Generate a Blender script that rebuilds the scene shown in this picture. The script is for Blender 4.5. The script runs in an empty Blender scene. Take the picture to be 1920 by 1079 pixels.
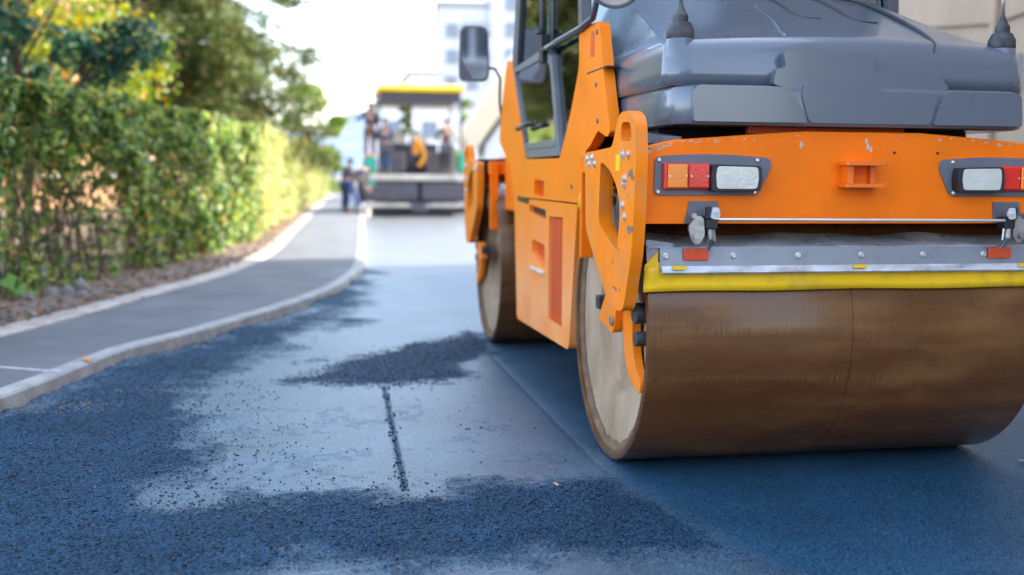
import bpy, bmesh, math, random
import numpy as np
from mathutils import Vector, Matrix
from mathutils.geometry import tessellate_polygon
random.seed(7)
RNG = np.random.default_rng(7)
R_ = math.radians
scene = bpy.context.scene
C = scene.collection

# ------------------------------------------------------------------ camera
F_PX, YAW, PITCH, ROLL = 1986.19, 0.1794, 0.1034, 0.0069
CAM = Vector((-1.2406, -4.4879, 1.2328))
cd = bpy.data.cameras.new('camera'); cam = bpy.data.objects.new('camera', cd); C.objects.link(cam)
fw = Vector((math.sin(YAW)*math.cos(PITCH), math.cos(YAW)*math.cos(PITCH), -math.sin(PITCH)))
rt = Vector((math.cos(YAW), -math.sin(YAW), 0)); up = rt.cross(fw)
rt2 = rt*math.cos(ROLL)+up*math.sin(ROLL); up2 = -rt*math.sin(ROLL)+up*math.cos(ROLL)
m = Matrix((rt2, up2, -fw)).transposed().to_4x4(); m.translation = CAM
cam.matrix_world = m
cd.sensor_width = 36; cd.lens = F_PX/1920*36; cd.clip_start = .05; cd.clip_end = 9000
cd.dof.use_dof = True; cd.dof.focus_distance = 4.15; cd.dof.aperture_fstop = 1.12; cd.dof.aperture_blades = 9
scene.camera = cam

# ------------------------------------------------------------------ light
SUN_EL, SUN_AZ = 38, 8          # azimuth measured from +X towards +Y
w = bpy.data.worlds.new('World'); scene.world = w; w.use_nodes = True
nt = w.node_tree; nt.nodes.clear()
sky = nt.nodes.new('ShaderNodeTexSky'); sky.sky_type = 'NISHITA'; sky.sun_disc = False
sky.sun_elevation = R_(SUN_EL); sky.sun_rotation = R_(90-SUN_AZ)
sky.air_density = 1.15; sky.dust_density = 1.6; sky.ozone_density = 2.0
bg = nt.nodes.new('ShaderNodeBackground'); bg.inputs[1].default_value = .15
wo = nt.nodes.new('ShaderNodeOutputWorld')
hsv = nt.nodes.new('ShaderNodeHueSaturation'); hsv.inputs['Saturation'].default_value = .74
nt.links.new(sky.outputs[0], hsv.inputs['Color']); nt.links.new(hsv.outputs[0], bg.inputs[0]); nt.links.new(bg.outputs[0], wo.inputs[0])
sd = bpy.data.lights.new('sun', 'SUN'); so = bpy.data.objects.new('sun', sd); C.objects.link(so)
sd.energy = 2.3; sd.angle = R_(.55); sd.color = (1, .93, .82)
sv = Vector((math.cos(R_(SUN_EL))*math.cos(R_(SUN_AZ)), math.cos(R_(SUN_EL))*math.sin(R_(SUN_AZ)), math.sin(R_(SUN_EL))))
so.rotation_euler = sv.to_track_quat('Z', 'Y').to_euler(); so.location = (20, 0, 30)
scene.view_settings.view_transform = 'Standard'; scene.view_settings.look = 'None'
scene.view_settings.exposure = 2.68; scene.view_settings.gamma = 1
scene.cycles.use_denoising = True
scene.cycles.max_bounces = 6; scene.cycles.diffuse_bounces = 3; scene.cycles.glossy_bounces = 3
scene.cycles.transmission_bounces = 4; scene.cycles.transparent_max_bounces = 6
scene.cycles.sample_clamp_indirect = 6; scene.cycles.caustics_reflective = False

# ------------------------------------------------------------------ materials
def mat(name, col, rough=.5, metal=0, coat=0, nscale=6, namt=.12, bump=0, bscale=60, dust_or_sheen=None, dust_or_sheen_amt=.0, spec=.5, dscale=3, sheen_low=None, stretch=None, croft=.05):
    m = bpy.data.materials.new(name); m.use_nodes = True; t = m.node_tree; N = t.nodes; L = t.links
    b = N['Principled BSDF']
    b.inputs['Metallic'].default_value = metal; b.inputs['Coat Weight'].default_value = coat
    b.inputs['Coat Roughness'].default_value = croft
    b.inputs['Specular IOR Level'].default_value = spec
    tc = N.new('ShaderNodeTexCoord'); vec = tc.outputs['Object']
    if stretch:
        mp = N.new('ShaderNodeMapping'); mp.inputs['Scale'].default_value = stretch; L.new(vec, mp.inputs[0]); vec = mp.outputs[0]
    n = N.new('ShaderNodeTexNoise'); n.inputs['Scale'].default_value = nscale; n.inputs['Detail'].default_value = 6
    L.new(vec, n.inputs[0])
    hs = N.new('ShaderNodeMapRange'); hs.inputs['From Min'].default_value = .3; hs.inputs['From Max'].default_value = .7
    hs.inputs['To Min'].default_value = 1-namt; hs.inputs['To Max'].default_value = 1+namt
    L.new(n.outputs[0], hs.inputs[0])
    mx = N.new('ShaderNodeMix'); mx.data_type = 'RGBA'; mx.blend_type = 'MULTIPLY'; mx.inputs[0].default_value = 1
    mx.inputs[6].default_value = (*col, 1); L.new(hs.outputs[0], mx.inputs[7])
    out = mx.outputs[2]
    if dust_or_sheen is not None:
        n2 = N.new('ShaderNodeTexNoise'); n2.inputs['Scale'].default_value = dscale; n2.inputs['Detail'].default_value = 9; n2.inputs['Roughness'].default_value = .65
        L.new(vec, n2.inputs[0])
        r = N.new('ShaderNodeMapRange'); r.inputs['From Min'].default_value = .5-.25*dust_or_sheen_amt; r.inputs['From Max'].default_value = .75-.2*dust_or_sheen_amt
        r.inputs['To Max'].default_value = min(1, .35+dust_or_sheen_amt*.6)
        L.new(n2.outputs[0], r.inputs[0]); f = r.outputs[0]
        if sheen_low is not None:      # overlay kept below a height (object z): reflection painted as colour, dlow = (z_full, z_none)
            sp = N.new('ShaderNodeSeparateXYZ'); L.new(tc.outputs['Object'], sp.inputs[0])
            r2 = N.new('ShaderNodeMapRange'); r2.inputs['From Min'].default_value = sheen_low[0]; r2.inputs['From Max'].default_value = sheen_low[1]
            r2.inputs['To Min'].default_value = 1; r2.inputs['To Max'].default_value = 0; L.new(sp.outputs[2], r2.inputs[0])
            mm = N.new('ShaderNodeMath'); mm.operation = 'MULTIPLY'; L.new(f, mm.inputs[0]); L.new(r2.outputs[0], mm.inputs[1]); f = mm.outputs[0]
        m2 = N.new('ShaderNodeMix'); m2.data_type = 'RGBA'; L.new(f, m2.inputs[0]); L.new(out, m2.inputs[6]); m2.inputs[7].default_value = (*dust_or_sheen, 1)
        out = m2.outputs[2]
    L.new(out, b.inputs['Base Color'])
    rr = N.new('ShaderNodeMapRange'); rr.inputs['From Min'].default_value = .3; rr.inputs['From Max'].default_value = .7
    rr.inputs['To Min'].default_value = max(.03, rough*.8); rr.inputs['To Max'].default_value = min(1, rough*1.25)
    L.new(n.outputs[0], rr.inputs[0]); L.new(rr.outputs[0], b.inputs['Roughness'])
    if bump:
        n3 = N.new('ShaderNodeTexNoise'); n3.inputs['Scale'].default_value = bscale; n3.inputs['Detail'].default_value = 4; L.new(vec, n3.inputs[0])
        bp = N.new('ShaderNodeBump'); bp.inputs['Strength'].default_value = bump; bp.inputs['Distance'].default_value = .01
        L.new(n3.outputs[0], bp.inputs['Height']); L.new(bp.outputs[0], b.inputs['Normal'])
    return m

M = {}
M['orange'] = mat('orange_paint', (.86, .17, .008), .33, coat=.35, nscale=5, namt=.07, bump=.04, bscale=14)
M['orange_frame'] = mat('orange_frame_paint', (.98, .19, .003), .42, coat=.0, spec=.22, nscale=7, namt=.08, dust_or_sheen=(.86, .16, .01), dust_or_sheen_amt=.0, dscale=11, bump=.05, bscale=22)
M['orange_yoke'] = mat('orange_yoke_paint', (.96, .235, .005), .45, coat=.0, spec=.22, nscale=7, namt=.07, dust_or_sheen=(.42, .28, .16), dust_or_sheen_amt=.12, dscale=9, bump=.05, bscale=22)
M['orange_side'] = mat('orange_side_paint', (.96, .225, .005), .4, coat=.0, spec=.22, nscale=4, namt=.06, dust_or_sheen=(.95, .40, .15), dust_or_sheen_amt=.9, dscale=2.2, sheen_low=(.55, 1.15), bump=.04, bscale=12)  # salmon overlay low down paints sky and hedge reflection into the colour
M['recess_shade'] = mat('deep_orange_recess_shade', (.62, .085, .006), .5)  # deeper orange puts recess shade into the colour of slots and louvres
M['hood'] = mat('grey_moulded_plastic', (.095, .120, .158), .28, coat=.6, croft=.11, nscale=1.5, namt=.03, bump=.0)
M['crease_shade'] = mat('dark_crease_shade', (.035, .04, .05), .6)
M['greypanel'] = mat('grey_lamp_panel', (.13, .14, .17), .45, namt=.1)
M['black'] = mat('black_plastic', (.015, .016, .02), .42, nscale=12)
M['rubber'] = mat('black_rubber', (.02, .022, .028), .55, bump=.2, bscale=80, dust_or_sheen=(.16, .15, .15), dust_or_sheen_amt=.3, dscale=14)
M['darkframe'] = mat('dark_grey_cab_metal', (.055, .06, .075), .4, coat=.2)
M['doorframe'] = mat('grey_door_frame', (.17, .17, .19), .4)
M['steel'] = mat('dull_steel', (.42, .43, .45), .38, metal=.8, bump=.15, bscale=50, dust_or_sheen=(.14, .09, .05), dust_or_sheen_amt=.25, dscale=16)
M['bolt'] = mat('zinc_bolt', (.75, .74, .7), .3, metal=.7)
M['rail'] = mat('galvanised_rail', (.27, .30, .36), .36, metal=.35, namt=.08, dust_or_sheen=(.15, .13, .12), dust_or_sheen_amt=.12, dscale=12, bump=.05)
M['lip'] = mat('pale_steel_lip', (.66, .70, .76), .3, metal=.25, dust_or_sheen=(.10, .05, .02), dust_or_sheen_amt=.35, dscale=7, stretch=(1, 1, 3))
M['yellow'] = mat('yellow_plastic_mat', (1.0, .60, .015), .4, coat=.05, spec=.3, namt=.05, dust_or_sheen=(.35, .25, .08), dust_or_sheen_amt=.12, dscale=9)
M['sticker'] = mat('yellow_sticker', (.95, .65, .01), .4)
M['discface'] = mat('drum_end_plate', (.30, .20, .125), .8, nscale=6, namt=.25, spec=.12, dust_or_sheen=(.56, .42, .30), dust_or_sheen_amt=.5, dscale=4, stretch=(1, 1, .3), bump=.08, bscale=30)
M['mud'] = mat('dried_mud_rim', (.17, .10, .055), .85, nscale=20, namt=.4, bump=.8, bscale=45)
M['paint_chip'] = mat('bare_chipped_primer', (.55, .45, .36), .6)
M['white'] = mat('white_paint', (.80, .80, .78), .5)
M['amber'] = mat('amber_lens', (.95, .24, .01), .15, coat=.4, bump=.12, bscale=160)
M['redlens'] = mat('red_lens', (.72, .012, .010), .14, coat=.4, bump=.12, bscale=160)
M['reflector'] = mat('orange_red_reflector', (.80, .07, .015), .2, coat=.5, bump=.4, bscale=200)
M['clearlens'] = mat('clear_lamp_lens', (.60, .61, .55), .12, coat=.5, bump=.25, bscale=60, nscale=9, namt=.07)
M['cream'] = mat('mirror_sky_reflection', (.80, .79, .74), .25, coat=.3)  # pale face paints the white sky reflected in the mirror
M['mirrorglass'] = mat('mirror_glass', (.34, .42, .52), .04, metal=1, namt=0)
M['deck'] = mat('dark_engine_bay', (.018, .018, .02), .7)
M['seatcloth'] = mat('dark_seat_cloth', (.03, .04, .05), .9)

def glass(name, tint, rough=.02, alpha=.45):
    m = bpy.data.materials.new(name); m.use_nodes = True; t = m.node_tree; N = t.nodes; L = t.links
    N.clear(); o = N.new('ShaderNodeOutputMaterial'); g = N.new('ShaderNodeBsdfGlossy'); g.inputs['Roughness'].default_value = rough
    g.inputs['Color'].default_value = (.95, .97, 1, 1)
    tr = N.new('ShaderNodeBsdfTransparent'); tr.inputs[0].default_value = (*tint, 1)
    fr = N.new('ShaderNodeFresnel'); fr.inputs[0].default_value = 1.55
    mr = N.new('ShaderNodeMapRange'); mr.inputs['To Min'].default_value = alpha*.35; mr.inputs['To Max'].default_value = 1
    L.new(fr.outputs[0], mr.inputs[0])
    mx = N.new('ShaderNodeMixShader'); L.new(mr.outputs[0], mx.inputs[0]); L.new(tr.outputs[0], mx.inputs[1]); L.new(g.outputs[0], mx.inputs[2])
    L.new(mx.outputs[0], o.inputs[0]); return m
M['glass'] = glass('tinted_cab_glass', (.42, .58, .60))
M['doorglass'] = glass('coated_door_glass', (.30, .36, .32), .05, 2.2)
M['winpane'] = mat('window_pane', (.06, .075, .10), .12, coat=.4)

def drum_mat():
    m = mat('wet_brown_drum_steel', (.155, .078, .030), .34, nscale=3, namt=.18, coat=.42, croft=.13, spec=.28)
    t = m.node_tree; N = t.nodes; L = t.links; b = N['Principled BSDF']; tc = [n for n in N if n.type == 'TEX_COORD'][0]
    # fine rings running round the drum, plus streaky mud film
    mp = N.new('ShaderNodeMapping'); mp.inputs['Scale'].default_value = (90, 1.2, 1.2); L.new(tc.outputs['Object'], mp.inputs[0])
    n = N.new('ShaderNodeTexNoise'); n.inputs['Scale'].default_value = 1.2; n.inputs['Detail'].default_value = 2; n.inputs['Roughness'].default_value = .3; L.new(mp.outputs[0], n.inputs[0])
    mp2 = N.new('ShaderNodeMapping'); mp2.inputs['Scale'].default_value = (1.6, 4.5, 4.5); L.new(tc.outputs['Object'], mp2.inputs[0])
    n2 = N.new('ShaderNodeTexNoise'); n2.inputs['Scale'].default_value = 1.6; n2.inputs['Detail'].default_value = 8; L.new(mp2.outputs[0], n2.inputs[0])
    ad = N.new('ShaderNodeMath'); ad.operation = 'ADD'; L.new(n.outputs[0], ad.inputs[0]); L.new(n2.outputs[0], ad.inputs[1])
    cr = N.new('ShaderNodeValToRGB'); e = cr.color_ramp.elements
    e[0].position = .33; e[0].color = (.080, .028, .005, 1); e[1].position = .74; e[1].color = (.27, .135, .038, 1)
    x = cr.color_ramp.elements.new(.5); x.color = (.125, .046, .011, 1)
    nw_ = N.new('ShaderNodeMath'); nw_.operation = 'MULTIPLY_ADD'; nw_.inputs[1].default_value = .10; nw_.inputs[2].default_value = .45; L.new(n.outputs[0], nw_.inputs[0]); L.new(nw_.outputs[0], ad.inputs[0])
    hm = N.new('ShaderNodeMath'); hm.operation = 'MULTIPLY'; hm.inputs[1].default_value = .5; L.new(ad.outputs[0], hm.inputs[0]); L.new(hm.outputs[0], cr.inputs[0])
    # tan highlight bands painted along the drum as colour, broken by fine scratches
    mp3 = N.new('ShaderNodeMapping'); mp3.inputs['Scale'].default_value = (.9, 13, 13); L.new(tc.outputs['Object'], mp3.inputs[0])
    n5 = N.new('ShaderNodeTexNoise'); n5.inputs['Scale'].default_value = 1.3; n5.inputs['Detail'].default_value = 3; L.new(mp3.outputs[0], n5.inputs[0])
    mp4 = N.new('ShaderNodeMapping'); mp4.inputs['Scale'].default_value = (220, 16, 16); L.new(tc.outputs['Object'], mp4.inputs[0])
    n6 = N.new('ShaderNodeTexNoise'); n6.inputs['Scale'].default_value = 1; n6.inputs['Detail'].default_value = 2; L.new(mp4.outputs[0], n6.inputs[0])
    r5 = N.new('ShaderNodeMapRange'); r5.inputs['From Min'].default_value = .50; r5.inputs['From Max'].default_value = .85; L.new(n5.outputs[0], r5.inputs[0])
    r6 = N.new('ShaderNodeMapRange'); r6.inputs['From Min'].default_value = .35; r6.inputs['From Max'].default_value = .75; L.new(n6.outputs[0], r6.inputs[0])
    m5 = N.new('ShaderNodeMath'); m5.operation = 'MULTIPLY'; L.new(r5.outputs[0], m5.inputs[0]); L.new(r6.outputs[0], m5.inputs[1])
    mb5 = N.new('ShaderNodeMix'); mb5.data_type = 'RGBA'; L.new(m5.outputs[0], mb5.inputs[0]); L.new(cr.outputs[0], mb5.inputs[6]); mb5.inputs[7].default_value = (.24, .135, .058, 1)
    L.new(mb5.outputs[2], b.inputs['Base Color'])
    rr = N.new('ShaderNodeMapRange'); rr.inputs['From Min'].default_value = .35; rr.inputs['From Max'].default_value = .65; rr.inputs['To Min'].default_value = .2; rr.inputs['To Max'].default_value = .5
    L.new(n2.outputs[0], rr.inputs[0]); L.new(rr.outputs[0], b.inputs['Roughness'])
    n4 = N.new('ShaderNodeTexNoise'); n4.inputs['Scale'].default_value = 140; L.new(tc.outputs['Object'], n4.inputs[0])
    a2 = N.new('ShaderNodeMath'); a2.operation = 'ADD'; L.new(n.outputs[0], a2.inputs[0]); L.new(n4.outputs[0], a2.inputs[1])
    bp = N.new('ShaderNodeBump'); bp.inputs['Strength'].default_value = .35; bp.inputs['Distance'].default_value = .002
    L.new(a2.outputs[0], bp.inputs['Height']); L.new(bp.outputs[0], b.inputs['Normal'])
    return m
M['drum'] = drum_mat()

def leaf_mat(name, stops, trans=.35, rough=.5):
    m = bpy.data.materials.new(name); m.use_nodes = True; t = m.node_tree; N = t.nodes; L = t.links; N.clear()
    o = N.new('ShaderNodeOutputMaterial'); g = N.new('ShaderNodeNewGeometry'); cr = N.new('ShaderNodeValToRGB')
    el = cr.color_ramp.elements
    el[0].position = stops[0][0]; el[0].color = (*stops[0][1], 1); el[1].position = stops[-1][0]; el[1].color = (*stops[-1][1], 1)
    for p, c in stops[1:-1]:
        x = el.new(p); x.color = (*c, 1)
    L.new(g.outputs['Random Per Island'], cr.inputs[0])
    b = N.new('ShaderNodeBsdfPrincipled'); b.inputs['Roughness'].default_value = rough; b.inputs['Specular IOR Level'].default_value = .4
    tr = N.new('ShaderNodeBsdfTranslucent'); L.new(cr.outputs[0], b.inputs['Base Color'])
    hv = N.new('ShaderNodeHueSaturation'); hv.inputs['Value'].default_value = 1.6; hv.inputs['Saturation'].default_value = 1.1; hv.inputs['Hue'].default_value = .48
    L.new(cr.outputs[0], hv.inputs['Color']); L.new(hv.outputs[0], tr.inputs[0])
    mx = N.new('ShaderNodeMixShader'); mx.inputs[0].default_value = trans
    L.new(b.outputs[0], mx.inputs[1]); L.new(tr.outputs[0], mx.inputs[2]); L.new(mx.outputs[0], o.inputs[0]); return m
M['leaf_hedge'] = leaf_mat('hedge_leaves', [(0, (.018, .045, .015)), (.3, (.06, .14, .03)), (.6, (.17, .29, .06)), (.85, (.34, .42, .10)), (.95, (.50, .46, .14)), (1, (.42, .16, .04))])  # paler yellow-green stops paint backlight filtering through the leaves
M['leaf_far'] = leaf_mat('sunlit_hedge_leaves', [(0, (.09, .15, .03)), (.4, (.24, .30, .06)), (.75, (.42, .43, .14)), (1, (.60, .50, .36))], .4)  # brighter stops put sunlight into the far hedge's leaf colour
M['leaf_teal'] = leaf_mat('dark_shrub_leaves', [(0, (.008, .05, .035)), (.6, (.02, .09, .06)), (.9, (.07, .16, .06)), (1, (.30, .25, .05))], .25)
M['leaf_yellow'] = leaf_mat('yellowing_leaves', [(0, (.05, .11, .015)), (.4, (.13, .21, .02)), (.75, (.28, .31, .03)), (.93, (.42, .30, .03)), (1, (.5, .18, .05))], .4)
M['leaf_conifer'] = leaf_mat('conifer_sprays', [(0, (.035, .065, .015)), (.5, (.085, .13, .025)), (.9, (.15, .18, .04)), (1, (.30, .14, .05))], .2)
M['leaf_green'] = leaf_mat('pale_green_leaves', [(0, (.06, .13, .02)), (.6, (.16, .26, .04)), (1, (.28, .33, .07))], .35)
M['leaf_dry'] = leaf_mat('dry_leaf_litter', [(0, (.06, .035, .02)), (.5, (.15, .08, .04)), (.85, (.32, .15, .06)), (1, (.40, .30, .14))], .1)
M['weedleaf'] = leaf_mat('weed_leaves', [(0, (.12, .28, .06)), (1, (.22, .38, .09))], .3)
M['bark'] = mat('twig_bark', (.085, .05, .032), .85, nscale=15, namt=.4, bump=.5)
M['kerb'] = mat('kerb_concrete', (.33, .33, .32), .85, nscale=7, namt=.18, bump=.5, bscale=70, dust_or_sheen=(.10, .10, .11), dust_or_sheen_amt=.25, dscale=6)
M['edging'] = mat('edging_concrete', (.42, .38, .34), .9, nscale=9, namt=.22, bump=.7, bscale=50, dust_or_sheen=(.15, .10, .07), dust_or_sheen_amt=.3, dscale=5)
M['soil'] = mat('leafy_soil', (.12, .09, .07), .95, nscale=9, namt=.45, bump=1.5, bscale=22, dust_or_sheen=(.30, .17, .09), dust_or_sheen_amt=.4, dscale=5)
M['stone'] = mat('rubble_stone', (.20, .19, .18), .8, nscale=4, namt=.3, bump=.6, bscale=20)
M['walk'] = mat('footway_asphalt', (.085, .09, .10), .72, nscale=110, namt=.5, bump=.8, bscale=170, dust_or_sheen=(.17, .17, .18), dust_or_sheen_amt=.55, dscale=1.6)
M['line'] = mat('pale_joint_line', (.42, .42, .42), .8, nscale=30, namt=.3)
M['crumb'] = mat('bitumen_crumbs', (.006, .022, .046), .42, nscale=30, namt=.4, spec=.35)
M['palestone'] = mat('pale_grit', (.26, .23, .19), .85)

def asphalt_mat(name):
    m = bpy.data.materials.new(name); m.use_nodes = True; t = m.node_tree; N = t.nodes; L = t.links; b = N['Principled BSDF']
    tc = N.new('ShaderNodeTexCoord'); at = N.new('ShaderNodeAttribute'); at.attribute_name = 'state'
    sp = N.new('ShaderNodeSeparateColor'); L.new(at.outputs['Color'], sp.inputs[0])
    vo = N.new('ShaderNodeTexVoronoi'); vo.inputs['Scale'].default_value = 150; L.new(tc.outputs['Object'], vo.inputs['Vector'])
    vf = N.new('ShaderNodeTexVoronoi'); vf.inputs['Scale'].default_value = 230; L.new(tc.outputs['Object'], vf.inputs['Vector'])
    big = N.new('ShaderNodeTexNoise'); big.inputs['Scale'].default_value = 1.7; big.inputs['Detail'].default_value = 7; L.new(tc.outputs['Object'], big.inputs[0])
    fine = N.new('ShaderNodeTexNoise'); fine.inputs['Scale'].default_value = 150; fine.inputs['Detail'].default_value = 3; L.new(tc.outputs['Object'], fine.inputs[0])
    def ramp(src, a, b_, p0=0., p1=1.):
        r = N.new('ShaderNodeValToRGB'); e = r.color_ramp.elements; e[0].position = p0; e[1].position = p1
        e[0].color = (*a, 1); e[1].color = (*b_, 1); L.new(src, r.inputs[0]); return r.outputs[0]
    sc = N.new('ShaderNodeSeparateColor'); L.new(vo.outputs['Color'], sc.inputs[0])
    sf = N.new('ShaderNodeSeparateColor'); L.new(vf.outputs['Color'], sf.inputs[0])
    loose = ramp(sc.outputs[0], (.000, .005, .012), (.028, .092, .168), .08, 1)
    lower = ramp(sf.outputs[0], (.010, .036, .058), (.088, .158, .218), .0, .9)
    new = ramp(sf.outputs[0], (.000, .013, .030), (.026, .108, .195), 0, 1)
    def mix(f, a, b_):
        x = N.new('ShaderNodeMix'); x.data_type = 'RGBA'; L.new(f, x.inputs[0]); L.new(a, x.inputs[6]); L.new(b_, x.inputs[7]); return x.outputs[2]
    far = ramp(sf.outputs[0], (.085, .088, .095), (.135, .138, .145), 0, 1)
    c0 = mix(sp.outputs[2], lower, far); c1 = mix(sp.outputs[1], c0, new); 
    d1 = N.new('ShaderNodeMath'); d1.operation = 'SUBTRACT'; L.new(sc.outputs[1], d1.inputs[0]); d1.inputs[1].default_value = .5
    d2 = N.new('ShaderNodeMath'); d2.operation = 'MULTIPLY_ADD'; L.new(d1.outputs[0], d2.inputs[0]); d2.inputs[1].default_value = .9; L.new(sp.outputs[0], d2.inputs[2])
    d3 = N.new('ShaderNodeMapRange'); d3.inputs['From Min'].default_value = .36; d3.inputs['From Max'].default_value = .64; L.new(d2.outputs[0], d3.inputs[0])
    lg = d3.outputs[0]; c2 = mix(lg, c1, loose)
    sl = N.new('ShaderNodeMath'); sl.operation = 'MAXIMUM'; L.new(sp.outputs[0], sl.inputs[0]); L.new(sp.outputs[1], sl.inputs[1])
    sm = N.new('ShaderNodeMapRange'); sm.inputs['To Min'].default_value = .5; sm.inputs['To Max'].default_value = .12; L.new(sl.outputs[0], sm.inputs[0]); L.new(sm.outputs[0], b.inputs['Specular IOR Level'])
    bm = N.new('ShaderNodeMapRange'); bm.inputs['From Min'].default_value = .35; bm.inputs['From Max'].default_value = .65; bm.inputs['To Min'].default_value = .82; bm.inputs['To Max'].default_value = 1.15
    L.new(big.outputs[0], bm.inputs[0])
    mu = N.new('ShaderNodeMix'); mu.data_type = 'RGBA'; mu.blend_type = 'MULTIPLY'; mu.inputs[0].default_value = 1; L.new(c2, mu.inputs[6]); L.new(bm.outputs[0], mu.inputs[7])
    L.new(mu.outputs[2], b.inputs['Base Color'])
    rr = N.new('ShaderNodeMapRange'); rr.inputs['To Min'].default_value = .40; rr.inputs['To Max'].default_value = .7; L.new(sp.outputs[0], rr.inputs[0]); L.new(rr.outputs[0], b.inputs['Roughness'])
    # bump: grains
    inv = N.new('ShaderNodeMath'); inv.operation = 'SUBTRACT'; inv.inputs[0].default_value = 1; L.new(vo.outputs['Distance'], inv.inputs[1])
    g1 = N.new('ShaderNodeMath'); g1.operation = 'MULTIPLY'; L.new(inv.outputs[0], g1.inputs[0]); L.new(lg, g1.inputs[1])
    g2 = N.new('ShaderNodeMath'); g2.operation = 'MULTIPLY'; g2.inputs[1].default_value = .55; L.new(fine.outputs[0], g2.inputs[0])
    g3 = N.new('ShaderNodeMath'); g3.operation = 'ADD'; L.new(g1.outputs[0], g3.inputs[0]); L.new(g2.outputs[0], g3.inputs[1])
    bp = N.new('ShaderNodeBump'); bp.inputs['Strength'].default_value = .8; bp.inputs['Distance'].default_value = .006
    L.new(g3.outputs[0], bp.inputs['Height']); L.new(bp.outputs[0], b.inputs['Normal'])
    return m
M['asphalt'] = asphalt_mat('fresh_asphalt')

# ------------------------------------------------------------------ helpers
def link(name, me, m=None, parent=None, smooth=False, bevel=0, seg=2):
    o = bpy.data.objects.new(name, me); C.objects.link(o)
    if m is not None and not me.materials:
        for x in (m if isinstance(m, (list, tuple)) else [m]):
            me.materials.append(x)
    if parent: o.parent = parent
    if smooth:
        me.polygons.foreach_set('use_smooth', [True]*len(me.polygons))
    if bevel:
        b = o.modifiers.new('bevel', 'BEVEL'); b.width = bevel; b.segments = seg; b.limit_method = 'ANGLE'; b.angle_limit = R_(35); b.harden_normals = False
    return o
def tag(o, label=None, cat=None, group=None, kind=None):
    for k, v in (('label', label), ('category', cat), ('group', group), ('kind', kind)):
        if v: o[k] = v
    return o
def empty(name, loc=(0, 0, 0), rz=0, parent=None):
    o = bpy.data.objects.new(name, None); C.objects.link(o); o.location = loc; o.rotation_euler = (0, 0, rz); o.empty_display_size = .2
    if parent: o.parent = parent
    return o
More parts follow.
